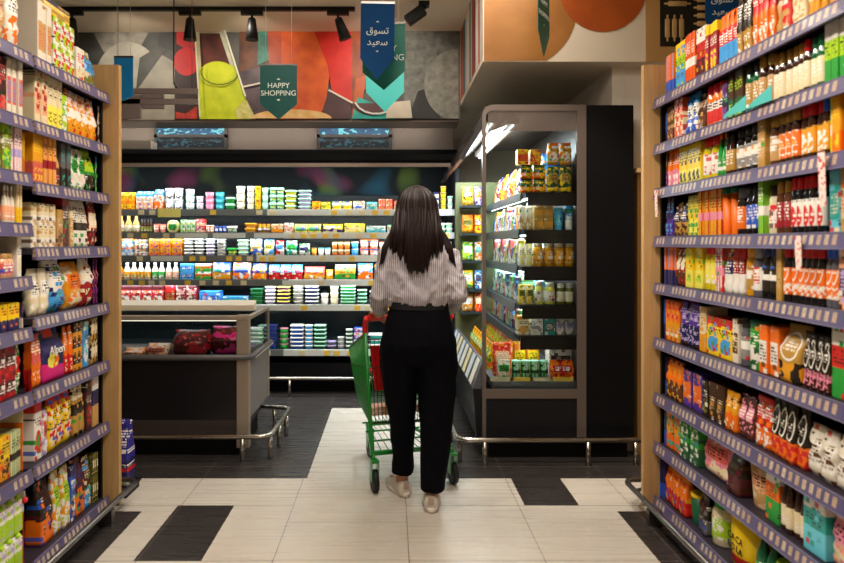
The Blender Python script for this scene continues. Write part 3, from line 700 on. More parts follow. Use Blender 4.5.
tag(t, 'tall dark chiller with glass side and taupe frame beside the coffee rack', 'refrigerator')
t = empty('bumper_rail', (.42, 4.05, 0))
MB().tube(bend([(-.0, 1.7, .16), (-.0, 0, .16), (1.22, 0, .16)], .08), .017, 12).obj('tube', chrome, t)
for xx, yy in ((.02, .07), (.17, 0), (.82, 0), (1.12, 0), (0, .5), (0, 1.1)): MB().tube([(xx, yy, 0), (xx, yy, .15)], .016, 10).obj('post', chrome, t)
tag(t, 'bent steel bumper rail in front of the glass chiller', 'bumper rail')

# ---- ceiling track and lamps
trk = mat('black_track', '0a0909', .5)
t = empty('lighting_track', (-1.2, 5.0, CEIL))
zt = CH + (CY - 8) * 5.0 / F
MB().box(-3.6, .92, -.018, .018, zt - .022 - CEIL, zt + .022 - CEIL).obj('track_bar', trk, t)
for xx in (-2.4, -.9, .6): MB().tube([(xx, 0, zt - CEIL), (xx, 0, 0)], .006, 8).obj('hanger', trk, t)
tag(t, 'long black ceiling lighting track in front of the drinks mural', 'lighting track')
def spot(px, py, tilt, yaw, label, Y=5.0, L=.17, head=1.):
    p = at(px, 8, Y); t = empty('track_spotlight', (p.x, Y - .0, p.z - .023))
    MB().box(-.085, .085, -.016, .016, -.032, -.0005).obj('adapter', trk, t)
    MB().tube([(0, 0, -.03), (0, 0, -.07)], .009, 8).obj('stem', trk, t)
    b = MB(); b.lathe([(.022, .0), (.030, -.01), (.036, -.06), (.05, -L), (.046, -L), (.03, -.1), (.01, -.1)][:5], 20)
    h = b.obj('lamp_head', trk, t, loc=(0, 0, -.055)); h.rotation_euler = (tilt, yaw, 0)
    MB().lathe([(.040, -L + .006), (.040, -L + .003)], 20).obj('lens', mat('lens_dark', '28211c', .2), h)
    return tag(t, label, 'spotlight', 'spotlights on the ceiling track')
spot(72, 16, 0, 0, 'black track spotlight hanging over the noodle rack beyond the navy box')
spot(190, 5, 0, 0, 'black track spotlight above the red circles of the mural')
spot(252, 20, 0, 0, 'black track spotlight above the lime green drink of the mural')
spot(338, 20, .1, -.35, 'black track spotlight tilted beside the blue hanging sign')
# angled spotlight nearer the bulkhead
p = at(424, 4, 4.9); t = empty('ceiling_spotlight', (p.x, 4.9, CEIL))
MB().box(-.04, .04, -.04, .04, -.03, -.001).obj('ceiling_plate', trk, t)
MB().tube([(0, 0, -.03), (0, 0, -.05)], .02, 8).obj('arm', trk, t)
q = at(414, 12, 4.9); h = MB().loft([rrect(.085, .07, 0, .01), rrect(.085, .07, -.15, .012)], smooth=False).obj('lamp_head', trk, t, loc=(-.005, 0, -.055)); h.rotation_euler = (0, .95, 0)
tag(t, 'black angular ceiling spotlight between blue sign and chiller bulkhead', 'spotlight')
# thin cable and the grey hanging bars
p = at(174, 0, 4.7); zz = at(174, 88, 4.7).z
tag(MB().tube([(p.x, 4.7, CEIL), (p.x - .003, 4.7, zz + .1), (p.x, 4.7, zz + .03), (p.x + .02, 4.7, zz)], .0045, 6).obj('hanging_cable', trk), 'thin black cable hanging before the red circles in the mural', 'cable')
t = empty('hanging_bracket', at(160, 92, 4.8))
def hb(x0, x1, y0, y1, nm): 
    a, b_ = at(x0, y0, 4.8), at(x1, y1, 4.8); o_ = t.location
    MB().box(a.x - o_.x, b_.x - o_.x, -.012, .012, b_.z - o_.z, a.z - o_.z).obj(nm, mat('mauve_grey', '8a7c78', .6), t, bevel=.002)
hb(112, 198, 88.5, 94, 'bar'); hb(112, 198, 99, 104.5, 'bar'); hb(142, 164, 94.2, 98.8, 'clip'); hb(119, 141, 95, 119, 'plate'); hb(142, 164, 104.7, 109, 'plate')
for px in (118, 192): 
    a = at(px, 88.5, 4.8) - t.location; MB().tube([a, (a.x, 0, CEIL - t.location.z)], .0022, 5).obj('wire', chromed, t)
tag(t, 'grey two-bar bracket hanging before the pale stones of the mural', 'bracket')

# ---- hanging pennants
def pennant(px0, px1, py0, py1, Y, col, label, rz=0., tilt=0., pt=.28, name='hanging_sign', round_=False, top=0, rim=None):
    a, b_ = at(px0, py0, Y), at(px1, py1, Y); w, h = b_.x - a.x, a.z - b_.z
    t = empty(name, ((a.x + b_.x) / 2, Y, a.z), rz); t.rotation_euler = (0, tilt, rz)
    if round_: pts = [(-w / 2, 0)] + [(-w / 2 * cos(q) , -h + h * pt * (1 - sin(q))) for q in [pi * i / 16 for i in range(17)]] + [(w / 2, 0)]
    else: pts = [(-w / 2, 0), (-w / 2, -h * (1 - pt)), (0, -h), (w / 2, -h * (1 - pt)), (w / 2, 0)]
    MB().loft([[(x_, y_, z_) for x_, z_ in pts] for y_ in (0, .004)], smooth=False).obj('board', col, t)
    MB().box(-w / 2, w / 2, -.003, .007, -.004, .008).obj('clamp_bar', chromed, t)
    ln = CEIL - a.z - .002
    b = MB()
    for sx in (-.35, .35) if ln > .05 else (): b.tube([(w * sx, .002, .006), (w * sx, .002, ln)], .0014, 5)
    if b.v: b.obj('cord', mat('thin_cord', 'cfc8bb', .6), t)
    return tag(t, label, 'sign'), w, h
petrol = mat('petrol_green_board', '0a4c48', .45); blueb = mat('deep_blue_board', '0a3f70', .75, var=.1, vscale=3, spec=.2)
greenb = mat('green_board', '0c6a58', .45); cyanb = mat('cyan_board', '4fe0dc', .4); ink = mat('sign_print', 'dfe6dc', .6)
AR1, AR2 = '\uFED5\uFEEE\uFEB4\uFE97', '\uFEAA\uFEF4\uFECC\uFEB3'
def tri(t, x, z, s_, up, mt):
    k = 1 if up else -1
    MB().loft([[(x - s_, y_, z), (x + s_, y_, z), (x, y_, z + k * s_ * .9)] for y_ in (-.0018, -.0002)], smooth=False).obj('arrow_mark', mt, t)
def happy(t, w, h):
    text('HAPPY', w * .2, t, ink, (0, -.001, -h * .38)); text('SHOPPING', w * .2, t, ink, (0, -.001, -h * .52))
    tri(t, 0, -h * .27, w * .05, True, ink); tri(t, 0, -h * .63, w * .05, False, ink)
def arab(t, w, h, c=.42):
    text(AR1, w * .28, t, ink, (0, -.001, -h * (c - .06))); text(AR2, w * .28, t, ink, (0, -.001, -h * (c + .09)))
    tri(t, 0, -h * (c - .17), w * .05, True, ink); tri(t, 0, -h * (c + .2), w * .05, False, ink)
t, w, h = pennant(260, 297, 65, 119.5, 4.6, petrol, 'dark green pennant sign reading HAPPY SHOPPING before the orange bottle'); happy(t, w, h)
t, w, h = pennant(361, 395, 3, 80, 3.6, blueb, 'deep blue pennant sign with white Arabic writing above the woman', tilt=radians(1)); arab(t, w, h)
t, w, h = pennant(362, 405.5, 24, 90, 3.9, greenb, 'green pennant sign half hidden behind the blue Arabic one', rz=radians(-8)); happy(t, w, h)
t, w, h = pennant(366, 404, 62, 112, 4.9, cyanb, 'bright cyan pennant sign showing below the green one', pt=.4)
t, w, h = pennant(527, 561, -30, 57, 3.9, greenb, 'narrow green sign seen edgewise before the tan half circle', rz=radians(58)); happy(t, w, h)
t, w, h = pennant(706, 738, -45, 35, 3.45, blueb, 'rounded deep blue Arabic sign above the coffee rack', round_=True, pt=.25, rz=radians(-5)); arab(t, w, h, .62)
t, w, h = pennant(114, 133, 57, 101, 4.4, mat('sky_blue_board', '1583c4', .45), 'small bright blue hanging sign behind the oak end panel of the noodle rack', pt=.12)
# ------------------------------------------------------------------ goods on the racks
# each line: from-px to-px  columns[xlevels]  kind  height  colours  artwork  what it is
USED = set()
def rack_rows(side, X0, rows, rackname, YM=3.258):
    zs = [r_[0] for r_ in rows]
    for z, sname, lines in rows:
        for ln in lines.strip().split('\n'):
            f = ln.split(None, 7)
            x0, x1 = float(f[0]), float(f[1]); n, _, l = f[2].partition('x'); n = int(n); l = int(l or 1); kind, h = f[3], float(f[4]); cs = f[5].split('/'); st = f[6]; noun = f[7]
            XF = X0 + side * .03
            ya, yb = F * abs(XF) / abs(x0 - CX), F * abs(XF) / abs(x1 - CX); far, near = max(ya, yb), min(ya, yb)
            far = min(far, YM)
            wd = (far - near) / n; w = wd * .955
            above = [q for q in zs if q > z + .01]
            if above: h = min(h, (min(above) - z - .032) / l)
            d = {'box': min(.19, max(.1, w)), 'pak': max(.08, w), 'bag': min(w * .72, .09), 'pou': min(w * .8, .1), 'jar': w, 'btl': w, 'tin': w, 'tub': w, 'sqt': w, 'gab': w}.get(kind, w)
            cols = []
            for i in range(n):
                Y = far - wd * (i + .5)
                cols.append((XF + side * (d / 2 + random.uniform(0, .012)), Y, z + .0185))
            key = (noun, sname, rackname); assert key not in USED, key; USED.add(key)
            def label(c, v, noun=noun, n=n, l=l):
                s_ = noun
                if n > 1: s_ += ', ' + ORD[c + 1] + ' from oak panel'
                if l > 1: s_ += ', ' + ('lower' if v == 0 else 'upper' if v == l - 1 else 'middle')
                return s_ + (', ' if n > 1 or l > 1 else ' on ') + sname + ', ' + rackname
            put_run(kind, w, d, h, cs, st, noun, cols, l, (-pi / 2) * side, label, noun + ' facings on ' + sname + ', ' + rackname)
            if sname in ('seventh shelf', 'eighth shelf', 'bottom shelf') and kind in ('box', 'jar', 'btl', 'gab', 'tin', 'tub') and d < .185 and len((noun + ', second from oak panel, back, ' + sname + ', ' + rackname).split()) <= 16:
                lab2 = lambda c, v, noun=noun, n=n: noun + (', ' + ORD[c + 1] + ' from oak panel' if n > 1 else '') + ', back row, ' + sname + ', ' + rackname
                put_run(kind, w, d, h, cs, st, noun, [(c[0] + side * (d + .02), c[1], c[2]) for c in cols], 1, (-pi / 2) * side, lab2, noun + ' back row on ' + sname + ', ' + rackname)

RR = [
(RZ[0], 'top shelf', '''
657 672.5 4 box .205 orange/blue/sky h tall orange and blue chocolate box
673 683 2 box .235 yellow/lime/sky f yellow and sky box
683.5 694 3 box .24 red/orange/white c red and orange striped box
694.5 704 2 box .235 white/red/maroon f white and red biscuit box
704.5 716 3 box .22 crimson/yellow/magenta a magenta packet with yellow foot
716.5 735 4 pou .225 orange/red/sky f red topped pouch with sky blue foot
735.5 749.5 3 pou .25 dark/gold/white b dark pouch with gold foot
750 772 4 pou .29 red/orange/white b glossy red orange coffee pouch
772.5 778.5 1 pou .3 black/tan/gold b black and tan coffee pouch
779 788 1 pou .3 orange/red/tan b orange brown coffee pouch
788.5 803 2 pou .31 dark/cream/tan b dark pouch with cream front
803.5 826 3 pou .32 amber/cream/orange e amber and cream pouch
826.5 850 3 box .33 cream/tan/orange b pale cream carton'''),
(RZ[1], 'second shelf', '''
657.5 664 1 box .17 blue/navy/sky h slim navy chocolate box
664.5 673 2 box .185 brown/maroon/tan b brown wafer box
673.5 682 2 box .2 orange/red/cream c orange and red wafer box
682.5 695.5 2 bag .2 sky/white/blue f pale blue and white bag
696 703.5 1 pou .18 coffee/brown/tan b dark brown pouch
704 720.5 3 jar .19 orange/red/white f orange jar with red lid
721 727 1 box .17 navy/purple/dark a dark purple box
727.5 742.5 3 box .2 coffee/bottle/lime b brown box with green print
743 755.5 2 jar .215 bottle/dark/gold e dark teal jar with gold foot
756 769 2 jar .21 coffee/gold/tan e tall coffee jar with gold lid
769.5 800 5 jar .185 coffee/gold/cream e coffee jar with wide gold lid
800.5 807 1 jar .185 coffee/red/cream e coffee jar with red lid
807.5 821.5 2 jar .18 bottle/bottle/cream e coffee jar with green lid
822 850 4 box .235 white/lime/green f lime green box with white foot'''),
(RZ[2], 'third shelf', '''
657.5 665.5 2 box .19 brown/purple/tan b brown and purple box
666 676.5 3 pou .2 orange/pink/white b orange and pink pouch
677 699.5 5 box .185 yellow/lemon/dark b yellow box with dark figures
700 714.5 2 jar .2 yellow/red/white b yellow drink tub with red lid
715 722.5 2 btl .19 green/orange/green c green and orange bottle
723 731 2 jar .18 coffee/dark/gold e small dark spread jar
731.5 756 3 jar .19 black/black/grey c black jar with pale bands
756.5 764 1 box .2 gold/tan/cream e gold box
764.5 773.5 1 jar .205 brown/gold/tan e tall brown jar with gold lid
774 796 3 jar .2 coffee/gold/orange a coffee jar with orange label
796.5 819 3 jar .2 coffee/red/amber a coffee jar with red lid and amber label
819.5 825.5 1 jar .2 coffee/blue/amber a coffee jar with blue lid
826 830.5 1 box .23 lime/yellow/white c slim lime box
831 850 2 box .235 amber/orange/yellow b amber cereal box'''),
(RZ[3], 'fourth shelf', '''
657 671.5 3 pou .2 navy/violet/sky b navy chocolate pouch
672 685 2 bag .17 gold/coffee/navy d gold and chocolate bag
686 697 2 box .19 yellow/lemon/green b yellow box with green foot
697.5 719.5 6 box .2 yellow/red/pink c yellow and pink box with red top
720 732 2 tub .2 orange/bottle/gold c orange tub with green lid
732.5 740 1 jar .19 dark/steel/orange e dark jar with orange base
740.5 756.5 2 jar .195 black/dark/blue e black jar with blue label
757 763 1 box .21 lime/green/white c slim green box
763.5 772 1 jar .18 cream/coffee/white e white topped jar
772.5 785.5 2 jar .19 brown/gold/crimson e brown and red jar with gold lid
786 818.5 5 jar .195 black/red/white a black coffee jar with red lid
826 836.5 1 box .2 aqua/teal/cream e pale teal box
837 850 1 box .205 tan/cream/orange e tan box'''),
(RZ[4], 'fifth shelf', '''
656.5 674.5 5 box .195 orange/navy/sky h slim orange and navy chocolate box
675 684.5 2 bag .19 crimson/brown/cream d red and brown bag
685 700 2 box .2 yellow/lemon/lime b yellow box with lime print
700.5 713 2 jar .2 yellow/red/lemon b yellow tub with red lid
713.5 721.5 1 box .2 white/red/pink c white and red box
722 730 1 pou .19 orange/navy/white f navy and orange pouch
730.5 740.5 2 pou .2 red/crimson/white f glossy red pouch
741 748.5 1 jar .195 amber/amber/gold c amber honey jar
749 757.5 1 jar .19 steel/grey/white e grey glass jar
758 774.5 2 jar .2 black/navy/dark c black jar with navy lid
775 780.5 1 box .21 gold/tan/olive e slim gold box
781 821 6 jar .2 dark/red/orange g coffee jar with red lid and orange label
821.5 836 2 jar .2 steel/blue/orange g coffee jar with blue lid and orange label
836.5 850 1 box .19 peach/maroon/lilac e pink and lilac box'''),
(RZ[5], 'sixth shelf', '''
656.5 664 3 box .2 blue/navy/sky h thin blue striped box
664.5 678 3 box .2 orange/amber/red b orange wafer packet
678.5 696.5 3 bag .21 violet/navy/lilac b violet chocolate bag
697 703.5 1 box .2 cream/amber/tan b cream and amber box
704 730 2 box .165 yellow/red/sky a yellow cereal box with red top
730.5 736.5 1 box .18 ivory/brown/cream e narrow ivory box
737 744 1 jar .19 steel/dark/grey c steel grey jar
744.5 757.5 1 tin .19 green/bottle/white a green drink tin
758 776 2 box .18 orange/white/dark e orange box with black and white print
776.5 799.5 1 pou .2 gold/dark/amber g gold coffee pouch with yellow oval
800 828 4 pou .19 dark/coffee/pink g dark coffee pouch with pale oval
828.5 850 1 box .23 white/red/green f white box with red and green top'''),
(RZ[6], 'seventh shelf', '''
656.5 663.5 2 box .19 navy/blue/sky h thin navy box
664 680 3 pou .19 orange/brown/amber b orange and brown pouch
680.5 700 2 box .17 violet/orange/orange e violet box with orange rim
700.5 706.5 1 box .16 black/dark/olive a slim black box
707 722 2 box .165 coffee/dark/tan e dark brown coffee box
722.5 735 2 pou .16 amber/orange/cream b amber pouch
735.5 750.5 2 pou .17 brown/maroon/pink d brown and red pouch
751 767 2 pou .19 red/orange/white b orange red coffee pouch
767.5 803 4 pou .21 black/orange/red g black coffee pouch with white oval
803.5 850 3 bag .17 ivory/white/brown e bulky white sachet bag'''),
(RZ[7], 'eighth shelf', '''
656 665 3 box .2 navy/blue/sky h thin blue wafer box
665.5 678.5 2 box .19 amber/orange/teal b amber orange box
679 697 2 box .17 green/bottle/white b green stock box
697.5 725 1 bag .2 pink/cream/rose d bulky pink and cream bag
725.5 738 1 pou .17 dark/maroon/coffee b dark maroon pouch
738.5 762 1 tub .19 cream/tan/peach d large cream tub
762.5 776.5 1 box .2 white/orange/green f white box with orange top
777 802 4 btl .2 coffee/cream/cream e brown bottle with cream label
802.5 825.5 1 box .2 white/teal/aqua f white and teal carton
826 850 1 bag .21 peach/cream/pink d cream and pink bag'''),
(RZ[8], 'bottom shelf', '''
655.5 661 2 box .19 navy/blue/sky h thin blue bar box
661.5 685.5 3 pou .2 orange/red/amber b bright orange pouch
686 695 1 tub .14 bottle/yellow/green c dark green tub with yellow lid
695.5 705.5 2 pou .18 dark/steel/maroon b dark steel pouch
706 718.5 1 jar .2 cream/green/lime e cream jar with green lid
719 751 1 tin .2 yellow/yellow/amber p yellow tin lettered CA and BO
752 770 2 btl .2 bottle/green/green c green bottle
770.5 800 2 tub .15 grey/lime/mint a grey tub with green lid
801 850 2 box .2 cream/tan/red a cream box'''),
]
rack_rows(1, RX, RR, 'coffee rack')
LR_far = [
(LF[0], 'top shelf', '''
108 86.5 1 bag .2 cream/olive/sky d clear bag with sky label and olive contents
85 77 1 box .17 white/cream/red b white and red box
76.5 55 3x2 box .122 white/lime/red a white box with lime top
54 39.5 3 box .27 ivory/tan/rose e ivory and tan box'''),
(LF[1], 'second shelf', '''
108 99 1 bag .2 white/crimson/cream d red and white bag
98 70 4 bag .22 white/amber/orange b clear white bag with amber foot
69.5 64 1 box .18 green/lime/white a slim green box
63.5 49.5 3 box .25 cream/lemon/brown b tall cream box
49 37.5 2 box .25 cream/peach/crimson e cream box with red picture'''),
(LF[2], 'third shelf', '''
108 97.5 2 bag .19 green/sky/lime a green and sky bag
97 86.5 1 bag .22 lime/dark/green b black and lime bag
86 73 2 bag .2 ivory/white/green d pale rice bag with green mark
72.5 64 2 box .21 steel/dark/teal b dark teal box
63.5 57.5 1 btl .19 tan/white/maroon e tan bottle with white cap
57 46 3 box .225 amber/peach/crimson c amber and peach noodle box
45.5 33.5 3 box .23 amber/rose/yellow b yellow and rose noodle box'''),
(LF[3], 'fourth shelf', '''
103 90.5 2 bag .23 maroon/crimson/cream d maroon bag
90 75.5 2 pou .23 white/ivory/dark c white pouch with dark stripe
74.5 71 1 box .17 tan/cream/gold a narrow tan box
70.5 64 1 box .26 maroon/crimson/dark a tall maroon box
63.5 57.5 1 box .17 tan/gold/brown a plain tan box
57 33.5 4x2 box .095 cream/white/tan b small cream box'''),
(LF[4], 'fifth shelf', '''
107 96 2 bag .23 purple/maroon/rose d purple bean bag
95.5 85.5 1 bag .24 white/crimson/cream b white and red bag
85 69 1 bag .22 cream/amber/orange d cream rice bag
68.5 52 1 bag .25 white/sky/navy b blue and white bag
51.5 33.5 2 bag .2 ivory/cream/white d clear bag of pale noodles'''),
(LF[5], 'sixth shelf', '''
103 91 2x2 box .115 black/gold/cream d black box with tiny gold print
90 84.5 1 box .22 sky/aqua/white a slim pale blue box
84 75 2x3 box .075 dark/amber/orange b dark bar box
74.5 66.5 2 pou .22 orange/red/cream b orange and red pouch
66 43.5 1 pou .24 navy/magenta/orange q navy and magenta muesli pouch with white lettering
43 33.5 2 pou .22 rose/orange/cream b rose and orange pouch'''),
(LF[6], 'seventh shelf', '''
103.5 93 2 box .25 white/navy/tan f white box with navy top
92.5 87 1 box .23 maroon/dark/red a slim maroon box
86.5 75.5 2 pou .24 cream/dark/gold f cream pouch with black band
75 50.5 3 bag .25 yellow/red/cream a yellow pasta bag with red top
50 45 1 bag .2 lilac/white/rose d pale lilac bag
44.5 36.5 1 box .25 white/red/green a white box with red top'''),
(LF[7], 'bottom shelf', '''
108 95 3x2 box .12 dark/olive/cream d small black box of tiny print
94 87.5 1 pou .25 maroon/sky/cream b maroon and sky pouch
87 77.5 1 pou .27 maroon/orange/navy b maroon pouch with orange foot
77 72 1 box .26 blue/navy/white a slim blue box
71.5 57 2 pou .28 white/amber/lime d white nut pouch
56.5 43.5 1 pou .27 dark/orange/maroon b dark pouch with orange bowl'''),
]
rack_rows(-1, LX, LR_far, 'noodle rack')
LR_near = [
(LN[0], 'top shelf', '''
38.5 33.8 1 box .3 maroon/dark/lilac b slim maroon box'''),
]
LR_near = [
(LN[0], 'top shelf', '''
32.5 10 1 bag .33 ivory/orange/white d large clear bag with orange vegetables
9 -30 2 bag .3 cream/tan/peach d large beige bag'''),
(LN[1], 'second shelf', '''
32.5 10 3 box .25 ivory/rose/sky e tall ivory box with sky label
9.5 -30 3 box .22 maroon/dark/rose b dark maroon carton'''),
(LN[2], 'third shelf', '''
32.5 24 2 box .165 yellow/amber/cream b yellow pasta box
23.5 12.5 3 box .2 white/pink/lilac c white and pink box
12 -30 4 box .19 olive/lime/green a olive green box'''),
(LN[3], 'fourth shelf', '''
32.5 18.5 2 box .165 cream/yellow/amber b pale yellow box
18 6 3 btl .15 ivory/white/peach e small white bottle
5.5 -20 3 btl .15 brown/tan/orange e small brown bottle'''),
(LN[4], 'fifth shelf', '''
28 19 1 box .16 white/ivory/cream a tall white carton
18.5 -20 5 jar .095 peach/tan/rose e small peach jar'''),
(LN[5], 'sixth shelf', '''
32.5 22.5 2 box .1 navy/ivory/pink b small navy box
22 -20 6 box .105 yellow/navy/orange b small yellow and navy box'''),
(LN[6], 'seventh shelf', '''
32.5 26.5 1 pou .2 orange/red/cream b small red orange pouch
26 18.5 1 bag .2 white/green/red d white bag with green specks
18 -20 3x2 box .1 crimson/maroon/white e dark red box'''),
(LN[7], 'eighth shelf', '''
32.5 24 1 box .24 orange/cream/ivory a orange box with cream top
23.5 12.5 2 box .17 cream/green/dark c cream and green box
12 -20 3 box .17 yellow/amber/dark b bright yellow box'''),
(LN[8], 'bottom shelf', '''
32.5 24 1 gab .3 white/red/red f white and red juice carton
23.5 -30 6x2 gab .15 white/lime/lilac b white milk carton with lime top'''),
]
rack_rows(-1, LX, LR_near, 'outer rack', 2.585)
# things lying or standing on those goods
def one(kind, w, d, h, cs, st, loc, rz, label):
    o = proto(kind, w, d, h, cs.split('/'), st); o.location = loc; o.rotation_euler = (0, 0, rz); return tag(o, label, KN[kind][1])
# the lettering on the muesli pouch and the yellow tin
for o in list(COL.objects):
    lb = o.get('label', '')
    if 'muesli pouch' in lb:
        text('Alpen', .052, o, mat('letter_white', 'f2efe6', .4), (-.01, -.070, .135), name='lettering')
    if 'CA and BO' in lb:
        r_ = o.dimensions.x / 2 + .001
        for body, xx, zz in (('CA', -.03, .105), ('BO', -.03, .065), ('CA', .028, .105), ('LA', .028, .065)):
            text(body, .038, o, mat('letter_dark', '241a10', .5), (xx, -sqrt(r_ * r_ - xx * xx) - .003, zz), name='lettering')
one('box', .27, .1, .06, 'navy/yellow/gold', 'f', (LX - .03 - .06, 2.845, LF[0] + .0185 + .246), pi / 2, 'navy and yellow box lying across the lime topped boxes of the noodle rack')
# chromed clip strips and teal talkers on the coffee rack
def clip(px, py0, py1, label):
    Y = F * 1.325 / (px - CX); a, b_ = at(px, py0, Y), at(px, py1, Y); h = a.z - b_.z
    mm = MATS.get('clip_strip')
    if not mm:
        mm = bpy.data.materials.new('clip_strip'); q = NG(mm); x_, y_, z_ = q.coord()
        q.L.new(q.mix(q.m('GREATER_THAN', q.noise(q.vec(y_, q.m('MULTIPLY', z_, 1.)), 55., 2.), .56), hx('e9d6cc'), hx('cf3a3a')), q.b.inputs['Base Color']); MATS['clip_strip'] = mm
    o = MB().loft([rrect(.0015, .030, 0, .0004, 1), rrect(.0015, .033, h, .0004, 1)], smooth=False).obj('hanging_strip', mm, loc=(1.328, Y, b_.z)); o.rotation_euler = (0, radians(-2), 0)
    return tag(o, label, 'shelf strip')
clip(656, 190, 217, 'short pink and red hanging strip beside the oak panel of the coffee rack')
clip(822, 152, 206, 'pink and red strip hanging over the red-lidded jars of the coffee rack')
clip(798, 236, 270, 'pink and red strip hanging before the orange-labelled jars of the coffee rack')
def talker(px0, px1, z, label, hh=.055, col='4fb9b4'):
    Y0_, Y1_ = F * 1.33 / (px0 - CX), F * 1.33 / (px1 - CX)
    b = MB(); b.loft([[(0, 0, 0), (0, Y1_ - Y0_, 0), (0, Y1_ - Y0_, hh), (0, (Y1_ - Y0_) * .2, hh * .35)], [(.002, 0, 0), (.002, Y1_ - Y0_, 0), (.002, Y1_ - Y0_, hh), (.002, (Y1_ - Y0_) * .2, hh * .35)]], smooth=False)
    o = b.obj('shelf_card', mat('teal_card_' + col, col, .4), loc=(1.332, Y0_, z)); return tag(o, label, 'shelf card')
talker(722, 745, 1.9, 'pale teal wedge card before the brown boxes on the coffee rack')
talker(746, 771, 1.9, 'pale teal wedge card before the teal jars on the coffee rack')

# ------------------------------------------------------------------ goods in the dairy wall
def dairy(z, sname, lines, Yf=6.035):
    for ln in lines.strip().split('\n'):
        f = ln.split(None, 7); x0, x1 = float(f[0]), float(f[1]); n, _, l = f[2].partition('x'); n = int(n); l = int(l or 1)
        kind, h = f[3], float(f[4]) * Yf / F; cs = f[5].split('/'); st = f[6]; noun = f[7]      # height given in photo pixels of one item
        up_ = [q for q in DZ if q > z + .01]
        if up_: h = min(h, (min(up_) - z - .056) / l)
        a, b_ = (x0 - CX) * Yf / F, (x1 - CX) * Yf / F; wd = (b_ - a) / n; w = wd * .95
        d = {'bag': min(w * .6, .08), 'pou': min(.1, w * .7), 'whl': .05}.get(kind, max(.05, min(w, .11)))
        cols = [(a + wd * (i + .5), Yf + d / 2 + random.uniform(0, .008), z) for i in range(n)]
        key = (noun, sname); assert key not in USED, key; USED.add(key)
        def label(c, v, noun=noun, n=n, l=l):
            s_ = noun
            if l > 1: s_ += ', ' + ORD[v + 1] + ' up'
            if n > 1: s_ += ', ' + ORD[n - c] + (' stack' if l > 1 else '') + ' from chiller end'
            return s_ + (', ' if n > 1 or l > 1 else ' on ') + sname
        put_run(kind, w, d, h, cs, st, noun, cols, l, 0, label, noun + ' facings on ' + sname)
dairy(DZ[0], 'top dairy shelf', '''
86 134.5 6 gab 18 yellow/amber/orange c yellow juice carton
135.5 152.5 2 gab 19 sky/white/peach f blue and white milk carton
153.5 162.5 1 gab 21 sky/white/orange f taller milk carton with orange foot
163.5 182 2x2 tub 11 d4dae2/white/navy b white navy-printed yogurt tub
184 193.5 1x3 tub 7 white/white/teal e small white and teal pot
195 202.5 1x2 tub 7 lilac/white/steel e lilac pot
204 213 1x3 tub 6 pink/pink/lilac c pink pot
214 223.5 1x3 tub 6 sky/teal/aqua e sky blue pot
225 234 1x2 sqt 6.5 green/mint/white c green and white square pot
235 244.5 1x3 tub 8 cream/white/gold e cream pot
246 254 1x4 tub 6 ivory/white/lemon e ivory pot
255 260.5 1x2 box 12 yellow/amber/yellow c yellow box
261 268 1x3 tub 7.5 mint/mint/teal c mint pot
269 283.5 2x3 sqt 7.5 mint/mint/lime e mint and lime square tub
284.5 296 1x4 sqt 5 lemon/mint/olive c lemon and mint flat tub
297.5 311 1x5 sqt 4 lilac/mint/white c white and mint flat tub
312 320 1 pak 9 yellow/amber/orange a yellow cheese packet
321 330.5 1 pak 8 lemon/yellow/olive e lemon cheese packet
331.5 352 2 pou 9 cream/navy/yellow a cream cheese pouch with navy top
353 365 1 pak 9 white/cream/blue a white and blue packet
366 377.5 1 pak 8 ivory/aqua/teal a ivory packet
378.5 393 2x2 pak 5.5 peach/red/orange c peach and red packet
394 432 4 pak 9 cream/rose/amber a rose and cream packet
434 439.5 1x3 sqt 6 white/navy/blue c white and navy pot
440.5 446.5 1x4 sqt 6 yellow/gold/white c yellow pot
447.5 453 1x2 sqt 7 white/mint/grey c pale grey pot''')
dairy(DZ[1], 'second dairy shelf', '''
86 138.5 7 btl 17 gold/gold/cream e gold cream bottle
139.5 151.5 4 btl 14 coffee/dark/olive e dark sauce bottle
152.5 165 2 tub 9 peach/rose/white e peach dessert tub
166 179 1 whl 13 white/green/dark e round pale cheese with dark and green label
180 195 3x2 pak 6.5 green/white/lime c green and white packet
196 204.5 1x2 pak 7 red/peach/white b red and white packet
205 213.5 2 tub 8 orange/white/red e orange tub
214 226 3 tub 7 navy/blue/white e navy tub
226.5 236 1 sqt 7 mint/white/green e pale mint tub
244 256 1x2 sqt 5 white/amber/gold e white and amber tub
257 270 3 jar 9 amber/amber/brown c amber spread jar
271 283 1 pak 9 cream/amber/orange b cream and amber packet
284 293 1 pak 10 white/ivory/rose e white packet
294 321 2 pou 9 lemon/green/violet e green and lemon cheese pouch
322 343 1 pou 9 yellow/navy/cream b yellow and navy cheese packet
344 365 1 pak 9.5 lemon/cream/yellow e pale yellow cheese slab
366 386 1 pak 7 white/aqua/teal b white and teal packet
387 430 4 pak 8 cream/mint/sky a mint and cream packet
431 453 3x2 sqt 5 mint/white/green c mint flat tub''')
